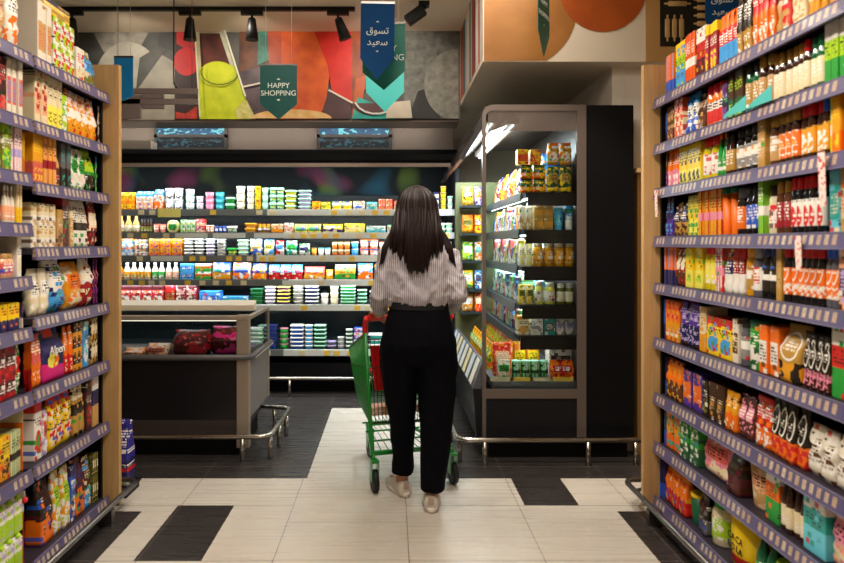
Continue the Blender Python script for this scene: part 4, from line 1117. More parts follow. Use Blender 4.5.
dairy(DZ[2], 'third dairy shelf', '''
86 133 4x2 pak 8.5 orange/sky/white f sky and orange cheese packet
134 147.5 1x2 pak 8 peach/steel/white c peach and grey packet
148.5 182 3x2 box 9 amber/orange/violet b amber and orange cheese box
183 192.5 1x5 sqt 4 grey/white/steel c white and grey flat tub
194 203 1x5 sqt 4 grey/white/lilac c white and lilac flat tub
205 214.5 1x5 sqt 4 lilac/white/grey c pale lilac flat tub
216 225 1x5 sqt 4 white/grey/steel c grey lidded flat tub
226.5 236 1 sqt 8 cream/green/lemon e cream tub with green lid
237 248 1x4 sqt 4 white/mint/sky c white and mint flat tub
249 262 1 bag 17 blue/white/yellow d blue and white cheese bag
263 274 1 bag 16 sky/white/lemon d sky blue and white cheese bag
275 284 1 bag 15 white/red/sky d white and red cheese bag
285 297 1 bag 15 white/teal/green d white and teal cheese bag
298 310 1 bag 12 white/green/navy d white and green cheese bag
311 316.5 1 tub 8 amber/gold/cream c gold pot
317.5 330.5 2 tub 8 white/aqua/sky c aqua and white pot
331.5 350 3x2 tub 7 white/gold/orange f gold and orange pot
351 358.5 1x2 tub 7 sky/white/blue c sky and white pot
359.5 378.5 2x2 tub 8 blue/orange/white f orange and blue pot
379 392 2x2 tub 7 white/orange/peach c orange and white pot
393 453 5 bag 14 white/sky/amber d assorted pale cheese bag''')
dairy(DZ[3], 'fourth dairy shelf', '''
84 122 4 btl 17 amber/white/orange c amber milk bottle
122.5 150 4 btl 17 ivory/white/amber e milk bottle with amber label
150.5 164 2 btl 17 ivory/white/green e milk bottle with green label
164.5 178 2 btl 17 ivory/white/peach e milk bottle with peach label
179.5 193.5 1x2 pak 8 sky/blue/white e sky blue packet
194.5 210.5 1x2 pak 8 white/orange/green f white and orange packet
211.5 230.5 1 pou 17 blue/amber/white b blue and white shredded cheese pouch
231.5 250.5 1 pou 17 white/orange/blue d white and orange shredded cheese pouch
251.5 267 1 pou 16 blue/orange/yellow b blue and orange shredded cheese pouch
268 302.5 3 pou 15 sky/red/white b pale pouch with red foot
303.5 325 1 pou 13 rose/amber/white b rose topped cheese pouch
326 333 1 pou 10 amber/yellow/cream d small amber pouch
334 356 1 pou 15 white/amber/green f white and green cheese pouch
357 373 1 pou 16 sky/orange/white b pale blue cheese pouch
374 452 4 pou 15 white/amber/sky d pale shredded cheese pouch''')
dairy(DZ[4], 'fifth dairy shelf', '''
86 163.5 7 box 19 red/maroon/white a red cheese portion box
164.5 174.5 1 box 19 red/crimson/gold e plain red box
175.5 196.5 2 box 19.5 crimson/maroon/ivory a crimson portion box
198.5 220.5 1 box 13.5 sky/blue/white e sky blue box
221.5 248.5 1 box 8 sky/teal/white e low sky blue box
249.5 263 1x4 sqt 4 green/bottle/mint c dark green flat tub
264.5 275 1x5 sqt 3.6 lilac/white/steel c lilac flat tub
276.5 289.5 1x5 sqt 3.6 purple/lemon/white c purple flat tub
291.5 303.5 1x5 tub 3.7 grey/ivory/white c ivory flat pot
304.5 318.5 1x5 sqt 3.7 navy/white/teal c navy flat tub
320 328.5 1x2 tub 5.5 ivory/white/grey c ivory pot
329.5 338.5 1x3 tub 6 cream/white/peach c cream pot
340 356 1x6 sqt 3.5 green/mint/white c green and mint flat tub
357 367 1x4 sqt 3.7 bottle/mint/green c small green flat tub
369 452 5x3 sqt 4.5 cream/white/mint c cream flat tub''')
dairy(DZ[5], 'lowest dairy shelf', '''
230 262 2x5 sqt 4.2 mint/white/green c mint striped flat tub
263 276.5 1x6 sqt 4 blue/navy/sky c blue flat tub
278.5 288 1x4 tub 5.2 green/pink/white c pink and green pot
289.5 303.5 1x6 sqt 4 blue/white/sky c blue and white flat tub
304.5 312.5 1x6 sqt 4 sky/white/blue c sky and white flat tub
313.5 326 1x6 sqt 4 bottle/mint/olive c olive and mint flat tub
327 336 1x2 sqt 4 steel/lilac/grey c steel flat tub
337 344.5 1x3 tub 4 grey/white/lilac c grey pot
345.5 352.5 1x5 sqt 4 bottle/white/mint c green and white striped tub
353.5 366 1x3 pak 7 blue/white/red b blue and red packet
368 452 5x3 sqt 5 teal/white/mint c teal and white tub''')

# ------------------------------------------------------------------ goods in the glass chiller: seen end-on through the side and along the front
GSH = ['top', 'second', 'third', 'fourth', 'fifth']
def chill(z, sname, X, y0, y1, n, kind, w0, d0, h, cs, st, noun, levels=1, rz=-pi / 2, lean=0):
    wd = (y1 - y0) / n
    cols = [(X, y0 + wd * (i + .5), z) for i in range(n)]
    key = (noun, sname, 'glass chiller'); assert key not in USED, key; USED.add(key)
    def label(c, v):
        s_ = noun
        if levels > 1: s_ += ', ' + ORD[v + 1] + ' up'
        if n > 1: s_ += ', ' + ORD[c + 1] + ' behind glass side'
        return s_ + (', ' if n > 1 or levels > 1 else ' on ') + sname + ', glass chiller'
    put_run(kind, wd * .94 if rz else w0, d0, h, cs.split('/'), st, noun, cols, levels, rz, label, noun + ' facings on ' + sname + ', glass chiller')
def chillmix(z, sname, X, y0, y1, n, h, pals):
    step = (y1 - y0) / n; up_ = [q for q in GZ if q > z + .02]
    hmax = (min(up_) - z - .055) if up_ else 9
    for i in range(n):
        pal, kd, nm = pals[i % len(pals)]; k = i // len(pals) + 1
        w = step * .94; o = proto(kd, w, .085, min(hmax, h * random.uniform(1.0, 1.18)), pal.split('/'), random.choice('abde')); o.location = (X, y0 + step * (i + .5), z); o.rotation_euler = (0, 0, -pi / 2)
        tag(o, nm + ', ' + ORD[k] + ' of its kind behind glass side, ' + sname + ', glass chiller', KN[kd][1], nm + ' on ' + sname + ', glass chiller')
def side_row(z, sname, specs, Y=4.235):
    """the end column of a shelf, its goods seen edge-on through the glass: px range, kind, height px, colours"""
    for ln in specs.strip().split('\n'):
        f = ln.split(None, 7); x0, x1 = float(f[0]), float(f[1]); n, _, l = f[2].partition('x'); n = int(n); l = int(l or 1); kind, h = f[3], float(f[4]) * Y / F; cs = f[5].split('/'); noun = f[7]
        a, b_ = (x0 - CX) * Y / F, (x1 - CX) * Y / F; wd = (b_ - a) / n; w = wd * .95; d = {'bag': min(.09, w * .6), 'pou': min(.09, w * .7)}.get(kind, min(.1, w))
        key = (noun, sname, 'gc'); assert key not in USED, key; USED.add(key)
        def label(c, v, noun=noun, n=n, l=l):
            s_ = noun
            if l > 1: s_ += ', ' + ORD[v + 1] + ' up'
            if n > 1: s_ += ', ' + ORD[n - c] + ' from black housing'
            return s_ + (', ' if n > 1 or l > 1 else ' on ') + sname + ', glass chiller'
        put_run(kind, w, d, h, cs, f[6], noun, [(a + wd * (i + .5), Y + d / 2 - .01, z) for i in range(n)], l, 0, label, noun + ' facings on ' + sname + ', glass chiller')
sh = lambda k: GSH[k] + ' shelf'
z = GZ[0] + .0005
side_row(z, sh(0), '''
520.5 546 2x2 bag 14 bottle/orange/yellow b green and orange crisp bag
547 572 2 bag 26 yellow/bottle/gold d yellow and green crisp bag''')
z2 = z + 2 * 13 * 4.235 / F
side_row(z + 28 * 4.235 / F + .001, sh(0), '''
517 528.5 1 box 15 yellow/red/orange e yellow box with red middle
530 541 1 box 15 amber/red/yellow e amber box with red middle
547 572 2 bag 22 amber/orange/white a amber bag lying high''')
chillmix(z, sh(0), .94, 4.37, 5.6, 11, .19, [('orange/red/yellow','bag','orange red bag'),('violet/navy/white','bag','violet bag'),('cream/orange/brown','pou','cream pouch'),('amber/yellow/red','pou','amber pouch')])
chill(z, sh(0), 1.08, 4.42, 5.75, 7, 'bag', .1, .09, .29, 'violet/white/amber', 'd', 'violet and white bag')
one('bag', .2, .1, .27, 'sky/white/blue', 'b', (1.112, 4.335, z), 0, 'tall sky blue bag on the top shelf of the glass chiller')
z = GZ[1] + .0005
side_row(z, sh(1), '''
519.5 533 2 pou 24 ivory/tan/cream b ivory and tan pouch
534 553 2x2 box 12 gold/amber/tan e golden pastry box
554 564 1 tub 22 sky/aqua/blue e sky blue tub
565 574 1 tub 24 green/sky/white f green and sky tub''')
chillmix(z, sh(1), .935, 4.34, 5.6, 14, .17, [('white/navy/pink','pou','white navy pouch'),('lilac/violet/white','pou','lilac pouch'),('cream/amber/red','pak','cream amber packet'),('sky/white/blue','pou','sky pouch'),('ivory/green/orange','pou','ivory green pouch')])
chill(z, sh(1), 1.05, 4.36, 5.8, 8, 'pou', .1, .08, .18, 'white/yellow/teal', 'd', 'white and yellow packet')
z = GZ[2] + .0005
side_row(z, sh(2), '''
518.5 532.5 2 tub 26 ivory/lemon/cream d ivory cup
533.5 575 4 jar 25 amber/cream/amber b amber jar with cream lid''')
chillmix(z, sh(2), .93, 4.34, 5.6, 14, .17, [('white/blue/rose','pou','white blue pouch'),('rose/white/maroon','pak','rose packet'),('ivory/steel/navy','pou','ivory steel pouch'),('yellow/white/green','pou','yellow green pouch')])
chill(z, sh(2), 1.05, 4.36, 5.8, 8, 'bag', .1, .08, .18, 'cream/navy/mint', 'd', 'cream and navy packet')
z = GZ[3] + .0005
side_row(z, sh(3), '''
518 534 2 pou 20 yellow/cream/olive d yellow and cream pouch
535 544 1 jar 23 lemon/ivory/cream c lemon jar with ivory lid
545 556 1 jar 22 lemon/ivory/white e pale jar with ivory lid
557 574 2 jar 21 olive/ivory/cream e olive jar with ivory lid''')
chillmix(z, sh(3), .92, 4.34, 5.6, 14, .16, [('mint/green/white','pak','mint packet'),('white/teal/navy','pou','white teal pouch'),('navy/white/sky','pak','navy packet'),('peach/red/white','pou','peach pouch')])
chill(z, sh(3), 1.04, 4.36, 5.8, 8, 'pou', .1, .08, .17, 'sky/white/green', 'd', 'sky and white packet')
z = GZ[4] + .0005
side_row(z, sh(4), '''
517 529 1 box 19 cream/amber/tan a cream and amber box
530 543 1 box 19 white/ivory/grey a plain white box
544 555 1 box 18 teal/steel/white e teal box
556 574 2 pou 16 ivory/grey/lilac d ivory and grey pouch''')
chillmix(z, sh(4), .91, 4.34, 5.6, 14, .14, [('lime/green/white','pak','lime packet'),('orange/white/red','pak','orange packet'),('white/navy/orange','pou','white navy pouch'),('violet/sky/white','pak','violet packet')])
z = .5005; bt = 'bottom tray'
side_row(z, bt, '''
497 511 1 pou 20 ivory/peach/green d ivory salad pouch
512 549 4 tin 19 green/mint/bottle c green drink can
550 575 1 pou 19 red/orange/crimson d glossy red pouch''')
side_row(z, bt, '''
493 512 1 pou 33 orange/red/peach d orange red pouch behind the ivory one
513 540 2 pou 34 amber/orange/yellow d amber pouch behind the cans
548 572 1 box 30 ivory/dark/grey e ivory box behind the red pouch''', Y=4.36)
chill(z, bt, .73, 4.56, 5.6, 9, 'pou', .1, .09, .18, 'orange/yellow/green', 'd', 'orange and yellow pouch')
chill(z, bt, .86, 4.6, 5.8, 8, 'pou', .1, .09, .25, 'peach/orange/lime', 'd', 'peach and orange pouch')
for k in range(4):
    a = at(500 + 20 * k, 388, 4.19)
    o = MB().box(-.075, .075, 0, .004, 0, .026).obj('price_card', yel if k % 2 else crt, loc=(a.x + .01, 4.185, .5005 + .001)); o.rotation_euler = (0, 0, 0)
    tag(o, ['cream', 'yellow', 'cream', 'yellow'][k] + ' price card on the glass chiller tray, ' + ORD[k + 1] + ' from the rounded post', 'price card', 'price cards on the chiller tray')

# goods on the short shelves at the far end of the chiller
ce = bpy.data.objects.get('glass_chiller')
k = 0
for z in [.5] + GZ[::-1]:
    if z > .5: MB().box(.62 - 1, .80 - 1, 5.62 - GY, 5.84 - GY, z - .02, z).obj('end_shelf', intm, ce)
    nm = ['bottom tray', 'fifth shelf', 'fourth shelf', 'third shelf', 'second shelf', 'top shelf'][k]
    zz = z + .0005
    for (xa, xb, kd, hh, cs, what) in ((.625, .73, 'bag', .165, ('orange/yellow/lime', 'amber/gold/white', 'yellow/green/white', 'lime/green/white', 'amber/orange/olive', 'gold/yellow/brown')[k], ('orange lime', 'amber', 'yellow green', 'lime', 'amber olive', 'gold')[k] + ' bag'),
                                (.735, .80, 'pou', .165, ('red/orange/white', 'orange/red/cream', 'white/sky/navy', 'cream/orange/teal', 'orange/yellow/red', 'lilac/navy/orange')[k], ('red', 'orange', 'white blue', 'cream', 'bright orange', 'lilac')[k] + ' pouch')):
        if z == .5 : continue
        o = proto(kd, xb - xa - .006, .08, hh, cs.split('/'), 'd'); o.location = ((xa + xb) / 2, 5.70, zz)
        tag(o, what + ' on the far end, ' + nm + ', glass chiller', KN[kd][1])
    k += 1
# ------------------------------------------------------------------ goods in the island freezer
FZ = .6325
def one_px(kind, x0, x1, h, d, cs, st, Y, z, label, name=None):
    a, b_ = (x0 - CX) * Y / F, (x1 - CX) * Y / F
    o = proto(kind, b_ - a, d, h, cs.split('/'), st); o.location = ((a + b_) / 2, Y + d / 2, z); 
    if name: o.name = name
    return tag(o, label, KN[kind][1])
one_px('bag', 168, 205, .17, .3, 'crimson/maroon/rose', 'n', 4.3, FZ, 'dark red film-wrapped meat pack in the island freezer')
one_px('bag', 201, 236, .19, .28, 'maroon/magenta/crimson', 'n', 4.34 + .02, FZ, 'maroon and magenta film-wrapped pack in the island freezer') .location.x += .042
one_px('bag', 143, 166, .085, .2, 'ivory/peach/rose', 'd', 4.3, FZ, 'pale wrapped poultry tray in the island freezer')
one_px('bag', 120, 142, .055, .2, 'cream/orange/peach', 'd', 4.3, FZ, 'flat cream tray of meat in the island freezer')
# the violet bag on the floor-level ledge behind the noodle rack's oak panel
st_ = MB(); st_.box(-.07, .07, -.09, .09, 0, .035).box(-.08, .08, -.10, .10, .035, .05)
o = st_.obj('low_plinth', charcoal, loc=(-1.52, 3.62, 0)); tag(o, 'low dark plinth beyond the oak panel of the noodle rack', 'plinth')
o = proto('pou', .14, .11, .36, ['262a8c', 'navy', 'white'], 'b'); o.location = (-1.525, 3.62, .0505); tag(o, 'glossy violet pouch standing beyond the oak panel of the noodle rack', 'pouch')
# ------------------------------------------------------------------ the trolley
OC, YAW = Vector((.105, 3.79, 0)), .27
green_e = mat('green_enamel', '0f8a2c', .3, coat=.5); redp = mat('red_plastic', 'd4141a', .3, coat=.3); rub = mat('dark_rubber', '17171a', .6)
cart = empty('shopping_trolley', OC, YAW)
# basket corners: rear wide and tall, front narrower
def bk(u, v, s):      # u -1..1 across, v 0 rear..1 front, s 0 bottom..1 top
    wt = .27 - .055 * v; wb_ = .225 - .045 * v
    zb_, zt = .34 + .03 * v, .875 - .19 * v
    yb, yt = .02 + v * .58, .0 + v * .70
    q = s; return Vector((u * (wb_ + (wt - wb_) * q), yb + (yt - yb) * q, zb_ + (zt - zb_) * q))
def panel(name, P, nx, nz, r=.0022, mt=None, hr=(0, .33, .66, 1)):
    b = MB()
    for i in range(nx + 1): b.tube([P(i / nx, 0), P(i / nx, 1)], r, 5)
    for q in hr: b.tube([P(i / 6, q) for i in range(7)], r * (2.2 if q in (0, 1) else 1.3), 6)
    return b.obj(name, mt or green_e, cart)
panel('basket_side', lambda a, q: bk(-1, a, q), 34, 0); panel('basket_side', lambda a, q: bk(1, a, q), 34, 0)
panel('basket_front', lambda a, q: bk(a * 2 - 1, 1, q), 16, 0)
panel('basket_gate', lambda a, q: bk((a * 2 - 1) * .96, 0.02, q * .93 + .01), 20, 0, mt=mat('dark_wire', '3a2a1c', .4, metal=.5))
panel('basket_floor', lambda a, q: bk(a * 2 - 1, q, 0), 18, 0)
b = MB(); b.loft([[bk(u, 0, s_) + Vector((0, dy, 0)) for u, s_ in ((-.8, .36), (.8, .36), (.86, .86), (-.86, .86))] for dy in (.03, .045)], smooth=False)
b.obj('child_seat', redp, cart, bevel=.003)
b = MB(); b.loft([[(x_, y_, z_) for y_, z_ in ((.05, .60), (.22, .62), (.22, .635), (.05, .615))] for x_ in (-.19, .19)], smooth=False); b.obj('child_seat_flap', redp, cart)
MB().tube([(-.258, -.02, .97), (.258, -.02, .97)], .0155, 14).obj('handle', redp, cart)
for s_ in (-1, 1):
    MB().tube(bend([(s_ * .258, -.02, .97), (s_ * .258, .03, .93), (s_ * .258, .02, .86)], .03), .017, 10).obj('handle_bracket', redp, cart)
    fr = MB(); fr.tube(bend([(s_ * .262, .01, .88), (s_ * .228, .015, .35), (s_ * .235, -.06, .20), (s_ * .12, .56, .19)], .05), .011, 8)
    fr.obj('frame_tube', green_e, cart)
b = MB()
for yy in (-.05, .15, .35, .55): b.tube([(-.225 + .13 * max(0, yy), yy, .205), (.225 - .13 * max(0, yy), yy, .205)], .006, 6)
for i in range(9): b.tube([(-.18 + .045 * i, -.05, .207), (-.12 + .03 * i, .55, .207)], .003, 5)
b.obj('lower_rack', green_e, cart)
MB().box(-.25, .25, -.075, -.05, .19, .215).obj('rear_bar', green_e, cart, bevel=.004)
for s_, yy in ((-1, -.10), (1, -.10), (-1, .50), (1, .50)):
    x_ = s_ * (.235 if yy < 0 else .115)
    cs_ = empty('caster', (x_, yy, 0)); cs_.parent = cart
    f_ = MB(); f_.box(-.022, -.017, -.03, .02, .06, .17).box(.017, .022, -.03, .02, .06, .17).box(-.022, .022, -.03, .02, .165, .18)
    f_.tube([(0, 0, .175), (0, 0 if yy > 0 else .03, .2)], .010, 8); f_.obj('fork', green_e, cs_)
    w_ = MB(); w_.loft([[(xx, -.008 + rr * cos(2 * pi * j / 24), .0625 + rr * sin(2 * pi * j / 24)) for j in range(24)] for xx, rr in ((-.014, .052), (-.014, .062), (.014, .062), (.014, .052))]); w_.obj('wheel', rub, cs_)
MB().box(-.10, .10, .05, .052, .50, .56).obj('advert_plate', mat('trolley_plate', 'b8241c', .4), cart)
tag(cart, 'green wire shopping trolley with red handle, pushed by the woman', 'shopping trolley')
o = one_in = proto('pou', .15, .09, .12, ['peach', 'white', 'rose'], 'd')
cM = Matrix.Translation(OC) @ Matrix.Rotation(YAW, 4, 'Z')
def incart(kind, w, d, h, cs, st, loc, rz, label):
    o = proto(kind, w, d, h, cs.split('/'), st); o.location = cM @ Vector(loc); o.rotation_euler = (0, 0, YAW + rz); return tag(o, label, KN[kind][1])
bpy.data.objects.remove(o)
incart('pak', .16, .1, .05, 'peach/white/amber', 'e', (-.12, .14, .372), 0, 'low peach packet on the floor of the green trolley')
incart('pak', .14, .1, .045, 'ivory/white/rose', 'e', (.08, .16, .372), .1, 'flat ivory packet on the floor of the green trolley')

# ------------------------------------------------------------------ the woman
def fuse(mb, name, m, parent, vox, disp=None, smooth=3):
    tmp = bpy.data.objects.new('tmp', mb.mesh('tmp', m)); COL.objects.link(tmp)
    r = tmp.modifiers.new('r', 'REMESH'); r.mode = 'VOXEL'; r.voxel_size = vox
    sm_ = tmp.modifiers.new('s', 'SMOOTH'); sm_.iterations = smooth; sm_.factor = .5
    bpy.context.view_layer.update(); dg = bpy.context.evaluated_depsgraph_get()
    me = bpy.data.meshes.new_from_object(tmp.evaluated_get(dg)); bpy.data.objects.remove(tmp)
    if disp:
        for v in me.vertices: v.co += v.normal * disp(v.co)
    me.polygons.foreach_set('use_smooth', [True] * len(me.polygons)); me.materials.clear(); me.materials.append(m); me.name = name
    o = bpy.data.objects.new(name, me); COL.objects.link(o)
    if parent: o.parent = parent
    return o
BY = 3.45; SC = F / BY
def Z(py): return CH - (py - CY) / SC
def X(px): return (px - CX) / SC
def ring(cx, hw, py, dh, yc, n=28, p=.85, z=None):
    zz = Z(py) if z is None else z
    out = []
    for j in range(n):
        a = 2 * pi * j / n; ca, sa = cos(a), sin(a)
        out.append((X(cx) + hw / SC * math.copysign(abs(ca) ** p, ca), yc + dh * math.copysign(abs(sa) ** p, sa), zz))
    return out
def seat(py, k):   # buttock fullness towards the camera
    return k
skin = mat('skin', 'b9805f', .5, var=.08)
body = MB()
# trunk
body.loft([ring(418, 30, 352, .10, 3.46), ring(418.5, 34, 335, .115, 3.455), ring(418.5, 28, 310, .095, 3.46), ring(418.5, 25, 295, .085, 3.465), ring(418.5, 28, 270, .095, 3.46), ring(418, 31, 254, .09, 3.46), ring(418, 26, 246, .07, 3.46), ring(417.5, 11, 239, .055, 3.46), ring(417, 9.5, 228, .052, 3.465), ring(417, 9.5, 218, .05, 3.47)])
HC = Vector((X(417), 3.475, Z(211)))
body.sphere(HC, (.074, .092, .112), 24, 16)
body.sphere(HC + Vector((0, .045, -.055)), (.055, .05, .06), 16, 10)                       # jaw
body.sphere(HC + Vector((0, .080, -.095)), (.022, .018, .018), 12, 8)                      # chin
body.tube([HC + Vector((0, .086, .01)), HC + Vector((0, .105, -.028)), HC + Vector((0, .098, -.036))], [.007, .012, .011], 8)  # nose
body.tube([HC + Vector((-.022, .088, -.062)), HC + Vector((0, .094, -.062)), HC + Vector((.022, .088, -.062))], .0065, 8)       # lips
for s_ in (-1, 1):
    body.sphere(HC + Vector((s_ * .075, -.002, -.012)), (.011, .018, .032), 10, 8)          # ears
    body.tube([HC + Vector((s_ * .012, .088, .018)), HC + Vector((s_ * .034, .084, .024)), HC + Vector((s_ * .052, .070, .016))], .008, 8)   # brows
# arms
hax = Vector((cos(YAW), sin(YAW), 0)); hf = Vector((-sin(YAW), cos(YAW), 0))
def bar(u): return cM @ Vector((u, -.02, .97))
HU = {-1: -.205, 1: .205}
WR = {}
for s_ in (-1, 1):
    bp_ = bar(HU[s_]); wrist = bp_ - hf * .085 + Vector((0, 0, .035)); WR[s_] = wrist
    sh_ = Vector((X(389 if s_ < 0 else 447), 3.46, Z(251))); el = Vector((X(379.5 if s_ < 0 else 457), 3.41, Z(296)))
    body.tube([sh_, sh_.lerp(el, .5), el, el.lerp(wrist, .4), wrist], [.048, .042, .034, .033, .023], 14)
    palm = bp_ - hf * .045 + Vector((0, 0, .028))
    body.tube([wrist, wrist.lerp(palm, .6), palm, bp_ - hf * .015 + Vector((0, 0, .03))], [.022, .026, .028, .02], 12)
    for k in range(4):
        u = (k - 1.5) * .0205; L = (.92, 1.05, 1.0, .8)[k if s_ > 0 else k]
        b0 = bp_ + hax * u
        body.tube([b0 - hf * .038 + Vector((0, 0, .030)), b0 - hf * .004 + Vector((0, 0, .033)), b0 + hf * .026 * L + Vector((0, 0, .018)), b0 + hf * .030 * L + Vector((0, 0, -.008)), b0 + hf * .012 * L + Vector((0, 0, -.026))],
                  [.0105, .0095, .0088, .008, .007], 8)
    th = bp_ - hax * s_ * .044
    body.tube([palm - hax * s_ * .02 + Vector((0, 0, -.006)), th - hf * .030 + Vector((0, 0, .0)), th - hf * .020 + Vector((0, 0, -.024)), th + hf * .006 + Vector((0, 0, -.028))], [.013, .011, .0095, .008], 8)
# legs: (px centre, py, radius m, Y)
LEGS = {-1: [(403, 345, .088, 3.46), (401, 375, .080, 3.47), (401, 408, .056, 3.50), (403, 430, .052, 3.53), (402.5, 470, .034, 3.585), (402, 486, .034, 3.60)],
        1: [(434, 345, .088, 3.46), (436, 375, .080, 3.46), (437, 408, .056, 3.44), (435, 432, .052, 3.42), (433, 478, .034, 3.40), (431.5, 498, .034, 3.40)]}
def lp(px, py, Y): return Vector(((px - CX) * Y / F, Y, CH - (py - CY) * Y / F))
for s_ in (-1, 1):
    P = [lp(a, b_, Y) for a, b_, r, Y in LEGS[s_]]
    body.tube(P, [r for _, _, r, _ in LEGS[s_]], 16)
    an = P[-1]; yaw = .38 if s_ < 0 else -.10
    fd = Vector((-sin(yaw), cos(yaw), 0))
    body.tube([an - fd * .02 + Vector((0, 0, -.01)), Vector((an.x, an.y, .045)) + fd * .03, Vector((an.x, an.y, .035)) + fd * .10, Vector((an.x, an.y, .03)) + fd * .16], [.032, .034, .032, .022], 12)
woman = fuse(body, 'person', skin, None, .0065)
tag(woman, 'woman with long dark hair, striped shirt and navy trousers pushing the green trolley', 'person')
# shirt
shirtm = bpy.data.materials.new('striped_cotton'); g = NG(shirtm); x, y, z = g.coord()
sx = g.m('ADD', x, g.m('MULTIPLY', g.noise(g.vec(x, y, z), 6.), .02))
st_ = g.m('GREATER_THAN', g.m('SINE', g.m('MULTIPLY', sx, 2 * pi / .0105)), .45)
g.L.new(g.mix(st_, hx('c4bec4'), hx('7c747c')), g.b.inputs['Base Color']); g.b.inputs['Roughness'].default_value = .8
sh = MB()
sh.loft([ring(418.5, 27.5, 309, .10, 3.455), ring(418.5, 31, 303, .118, 3.45), ring(418.5, 33.5, 295, .128, 3.45), ring(418.5, 32.5, 280, .122, 3.45), ring(418.5, 33.5, 262, .12, 3.455), ring(418, 34, 252, .108, 3.455), ring(418, 29.5, 244.5, .088, 3.455), ring(417.5, 18, 240, .075, 3.46), ring(417, 12.5, 236, .066, 3.46), ring(417, 11.5, 231, .062, 3.463)])
for s_ in (-1, 1):
    w_ = WR[s_]; sh_ = Vector((X(388.5 if s_ < 0 else 448.5), 3.455, Z(252))); el = Vector((X(379.5 if s_ < 0 else 457.5), 3.40, Z(294)))
    cuff = el.lerp(w_, .86)
    sh.tube([sh_, sh_.lerp(el, .35), sh_.lerp(el, .75), el, el.lerp(w_, .35), el.lerp(w_, .72), cuff], [.053, .053, .050, .048, .047, .043, .034], 18)
def wr(c):
    n1 = noise.noise(Vector((c.x * 9 + c.z * 7, c.y * 9, c.z * 5))); n2 = noise.noise(Vector((c.x * 24 + 5, c.y * 20, c.z * 13 - c.x * 18)))
    n3 = noise.noise(Vector((c.x * 30 + c.z * 30, c.y * 12, c.z * 16 - c.x * 20)))
    return -abs(n1) * .020 + .006 - abs(n2) * .014 + .004 - abs(n3) * .008
o = fuse(sh, 'shirt', shirtm, woman, .0075, wr, 2); o['label'] = 'grey and white striped long-sleeved shirt'
# trousers
tr = MB()
navy = mat('navy_wool', '05060d', .85, var=.2, spec=.12)
tr.loft([ring(418.5, 28.8, 302, .112, 3.45), ring(418.5, 29.5, 309, .115, 3.45), ring(418.5, 34, 325, .135, 3.44), ring(418.5, 38.5, 342, .148, 3.435), ring(418.5, 39, 354, .135, 3.44), ring(418.5, 33, 364, .09, 3.45)])
def legloft(rows):
    rr = []
    for cx, hw, py, dh, Y in rows:
        k = Y / F; zz = CH - (py - CY) * k
        rr.append([((cx - CX) * k + hw * k * cos(2 * pi * j / 24), Y + dh * sin(2 * pi * j / 24), zz) for j in range(24)])
    tr.loft(rr)
legloft([(400, 19, 340, .12, 3.44), (399.5, 19, 362, .12, 3.45), (399.5, 17, 380, .10, 3.46), (401, 14.5, 405, .083, 3.49), (402.5, 12, 430, .075, 3.53), (403, 10.8, 452, .066, 3.565), (402, 10.8, 473, .06, 3.585)])
legloft([(437, 20, 340, .12, 3.44), (437.5, 20.5, 362, .12, 3.44), (437, 19, 380, .10, 3.44), (436.8, 17.6, 405, .09, 3.43), (436, 15.8, 430, .082, 3.42), (435, 14, 455, .075, 3.41), (433, 11.8, 489, .066, 3.40)])
def wt_(c):
    return -abs(noise.noise(Vector((c.x * 7, c.y * 6, c.z * 3.5)))) * .014 - abs(noise.noise(Vector((c.x * 16 + c.z * 6, c.y * 14, c.z * 6)))) * .007 + .007
o = fuse(tr, 'trousers', navy, woman, .0085, wt_, 3)
o['label'] = 'dark navy wide trousers'
MB().loft([ring(418.5, 29.6, 301, .117, 3.45), ring(418.5, 30.2, 308, .120, 3.45)], caps=False).obj('waistband', mat('navy_band', '07070d', .7), o)
# sneakers
shoe_m = mat('white_leather', 'd9cec0', .5, var=.08, vscale=20); sole_m = mat('shoe_sole', 'e8e0d2', .6)
for s_ in (-1, 1):
    an = lp(*[(LEGS[s_][-1][0]), LEGS[s_][-1][1], LEGS[s_][-1][3]][:3]); yaw = .38 if s_ < 0 else -.10
    t = empty('sneaker', (an.x, an.y - .0, 0), yaw); t.parent = woman
    up = MB(); rows = [(-.062, .028, .06), (-.055, .036, .082), (-.02, .040, .090), (.02, .042, .088), (.05, .044, .078), (.09, .047, .062), (.13, .046, .052), (.165, .036, .044), (.182, .018, .034)]
    R_ = []
    for yy, hw, ht in rows:
        R_.append([(hw * math.copysign(abs(cos(a)) ** .7, cos(a)), yy, .022 + max(-.004, (ht - .022) * math.copysign(abs(sin(a)) ** .8, sin(a)) if sin(a) > 0 else -.004)) for a in [2 * pi * j / 18 for j in range(18)]])
    up.loft(R_); up.obj('upper', shoe_m, t)
    so = MB(); R_ = []
    for z_, e in ((0.0005, -.002), (.004, .003), (.022, .003), (.026, -.001)):
        pts = []
        for j in range(36):
            a = 2 * pi * j / 36; yy = .06 + (.127 + e) * sin(a); base = .046 if yy > .04 else .040
            pts.append(((base + e) * math.copysign(abs(cos(a)) ** .75, cos(a)), yy, z_))
        R_.append(pts)
    so.loft(R_); so.obj('sole', sole_m, t)
    MB().box(-.016, .016, -.068, -.060, .045, .085).obj('heel_tab', mat('heel_tab', 'b9a596', .6), t, bevel=.003)
    lc = MB()
    for k in range(4): lc.tube([(-.022, .035 + .018 * k, .083 - .006 * k), (0, .038 + .018 * k, .094 - .007 * k), (.022, .035 + .018 * k, .083 - .006 * k)], .003, 5)
    lc.obj('laces', sole_m, t)
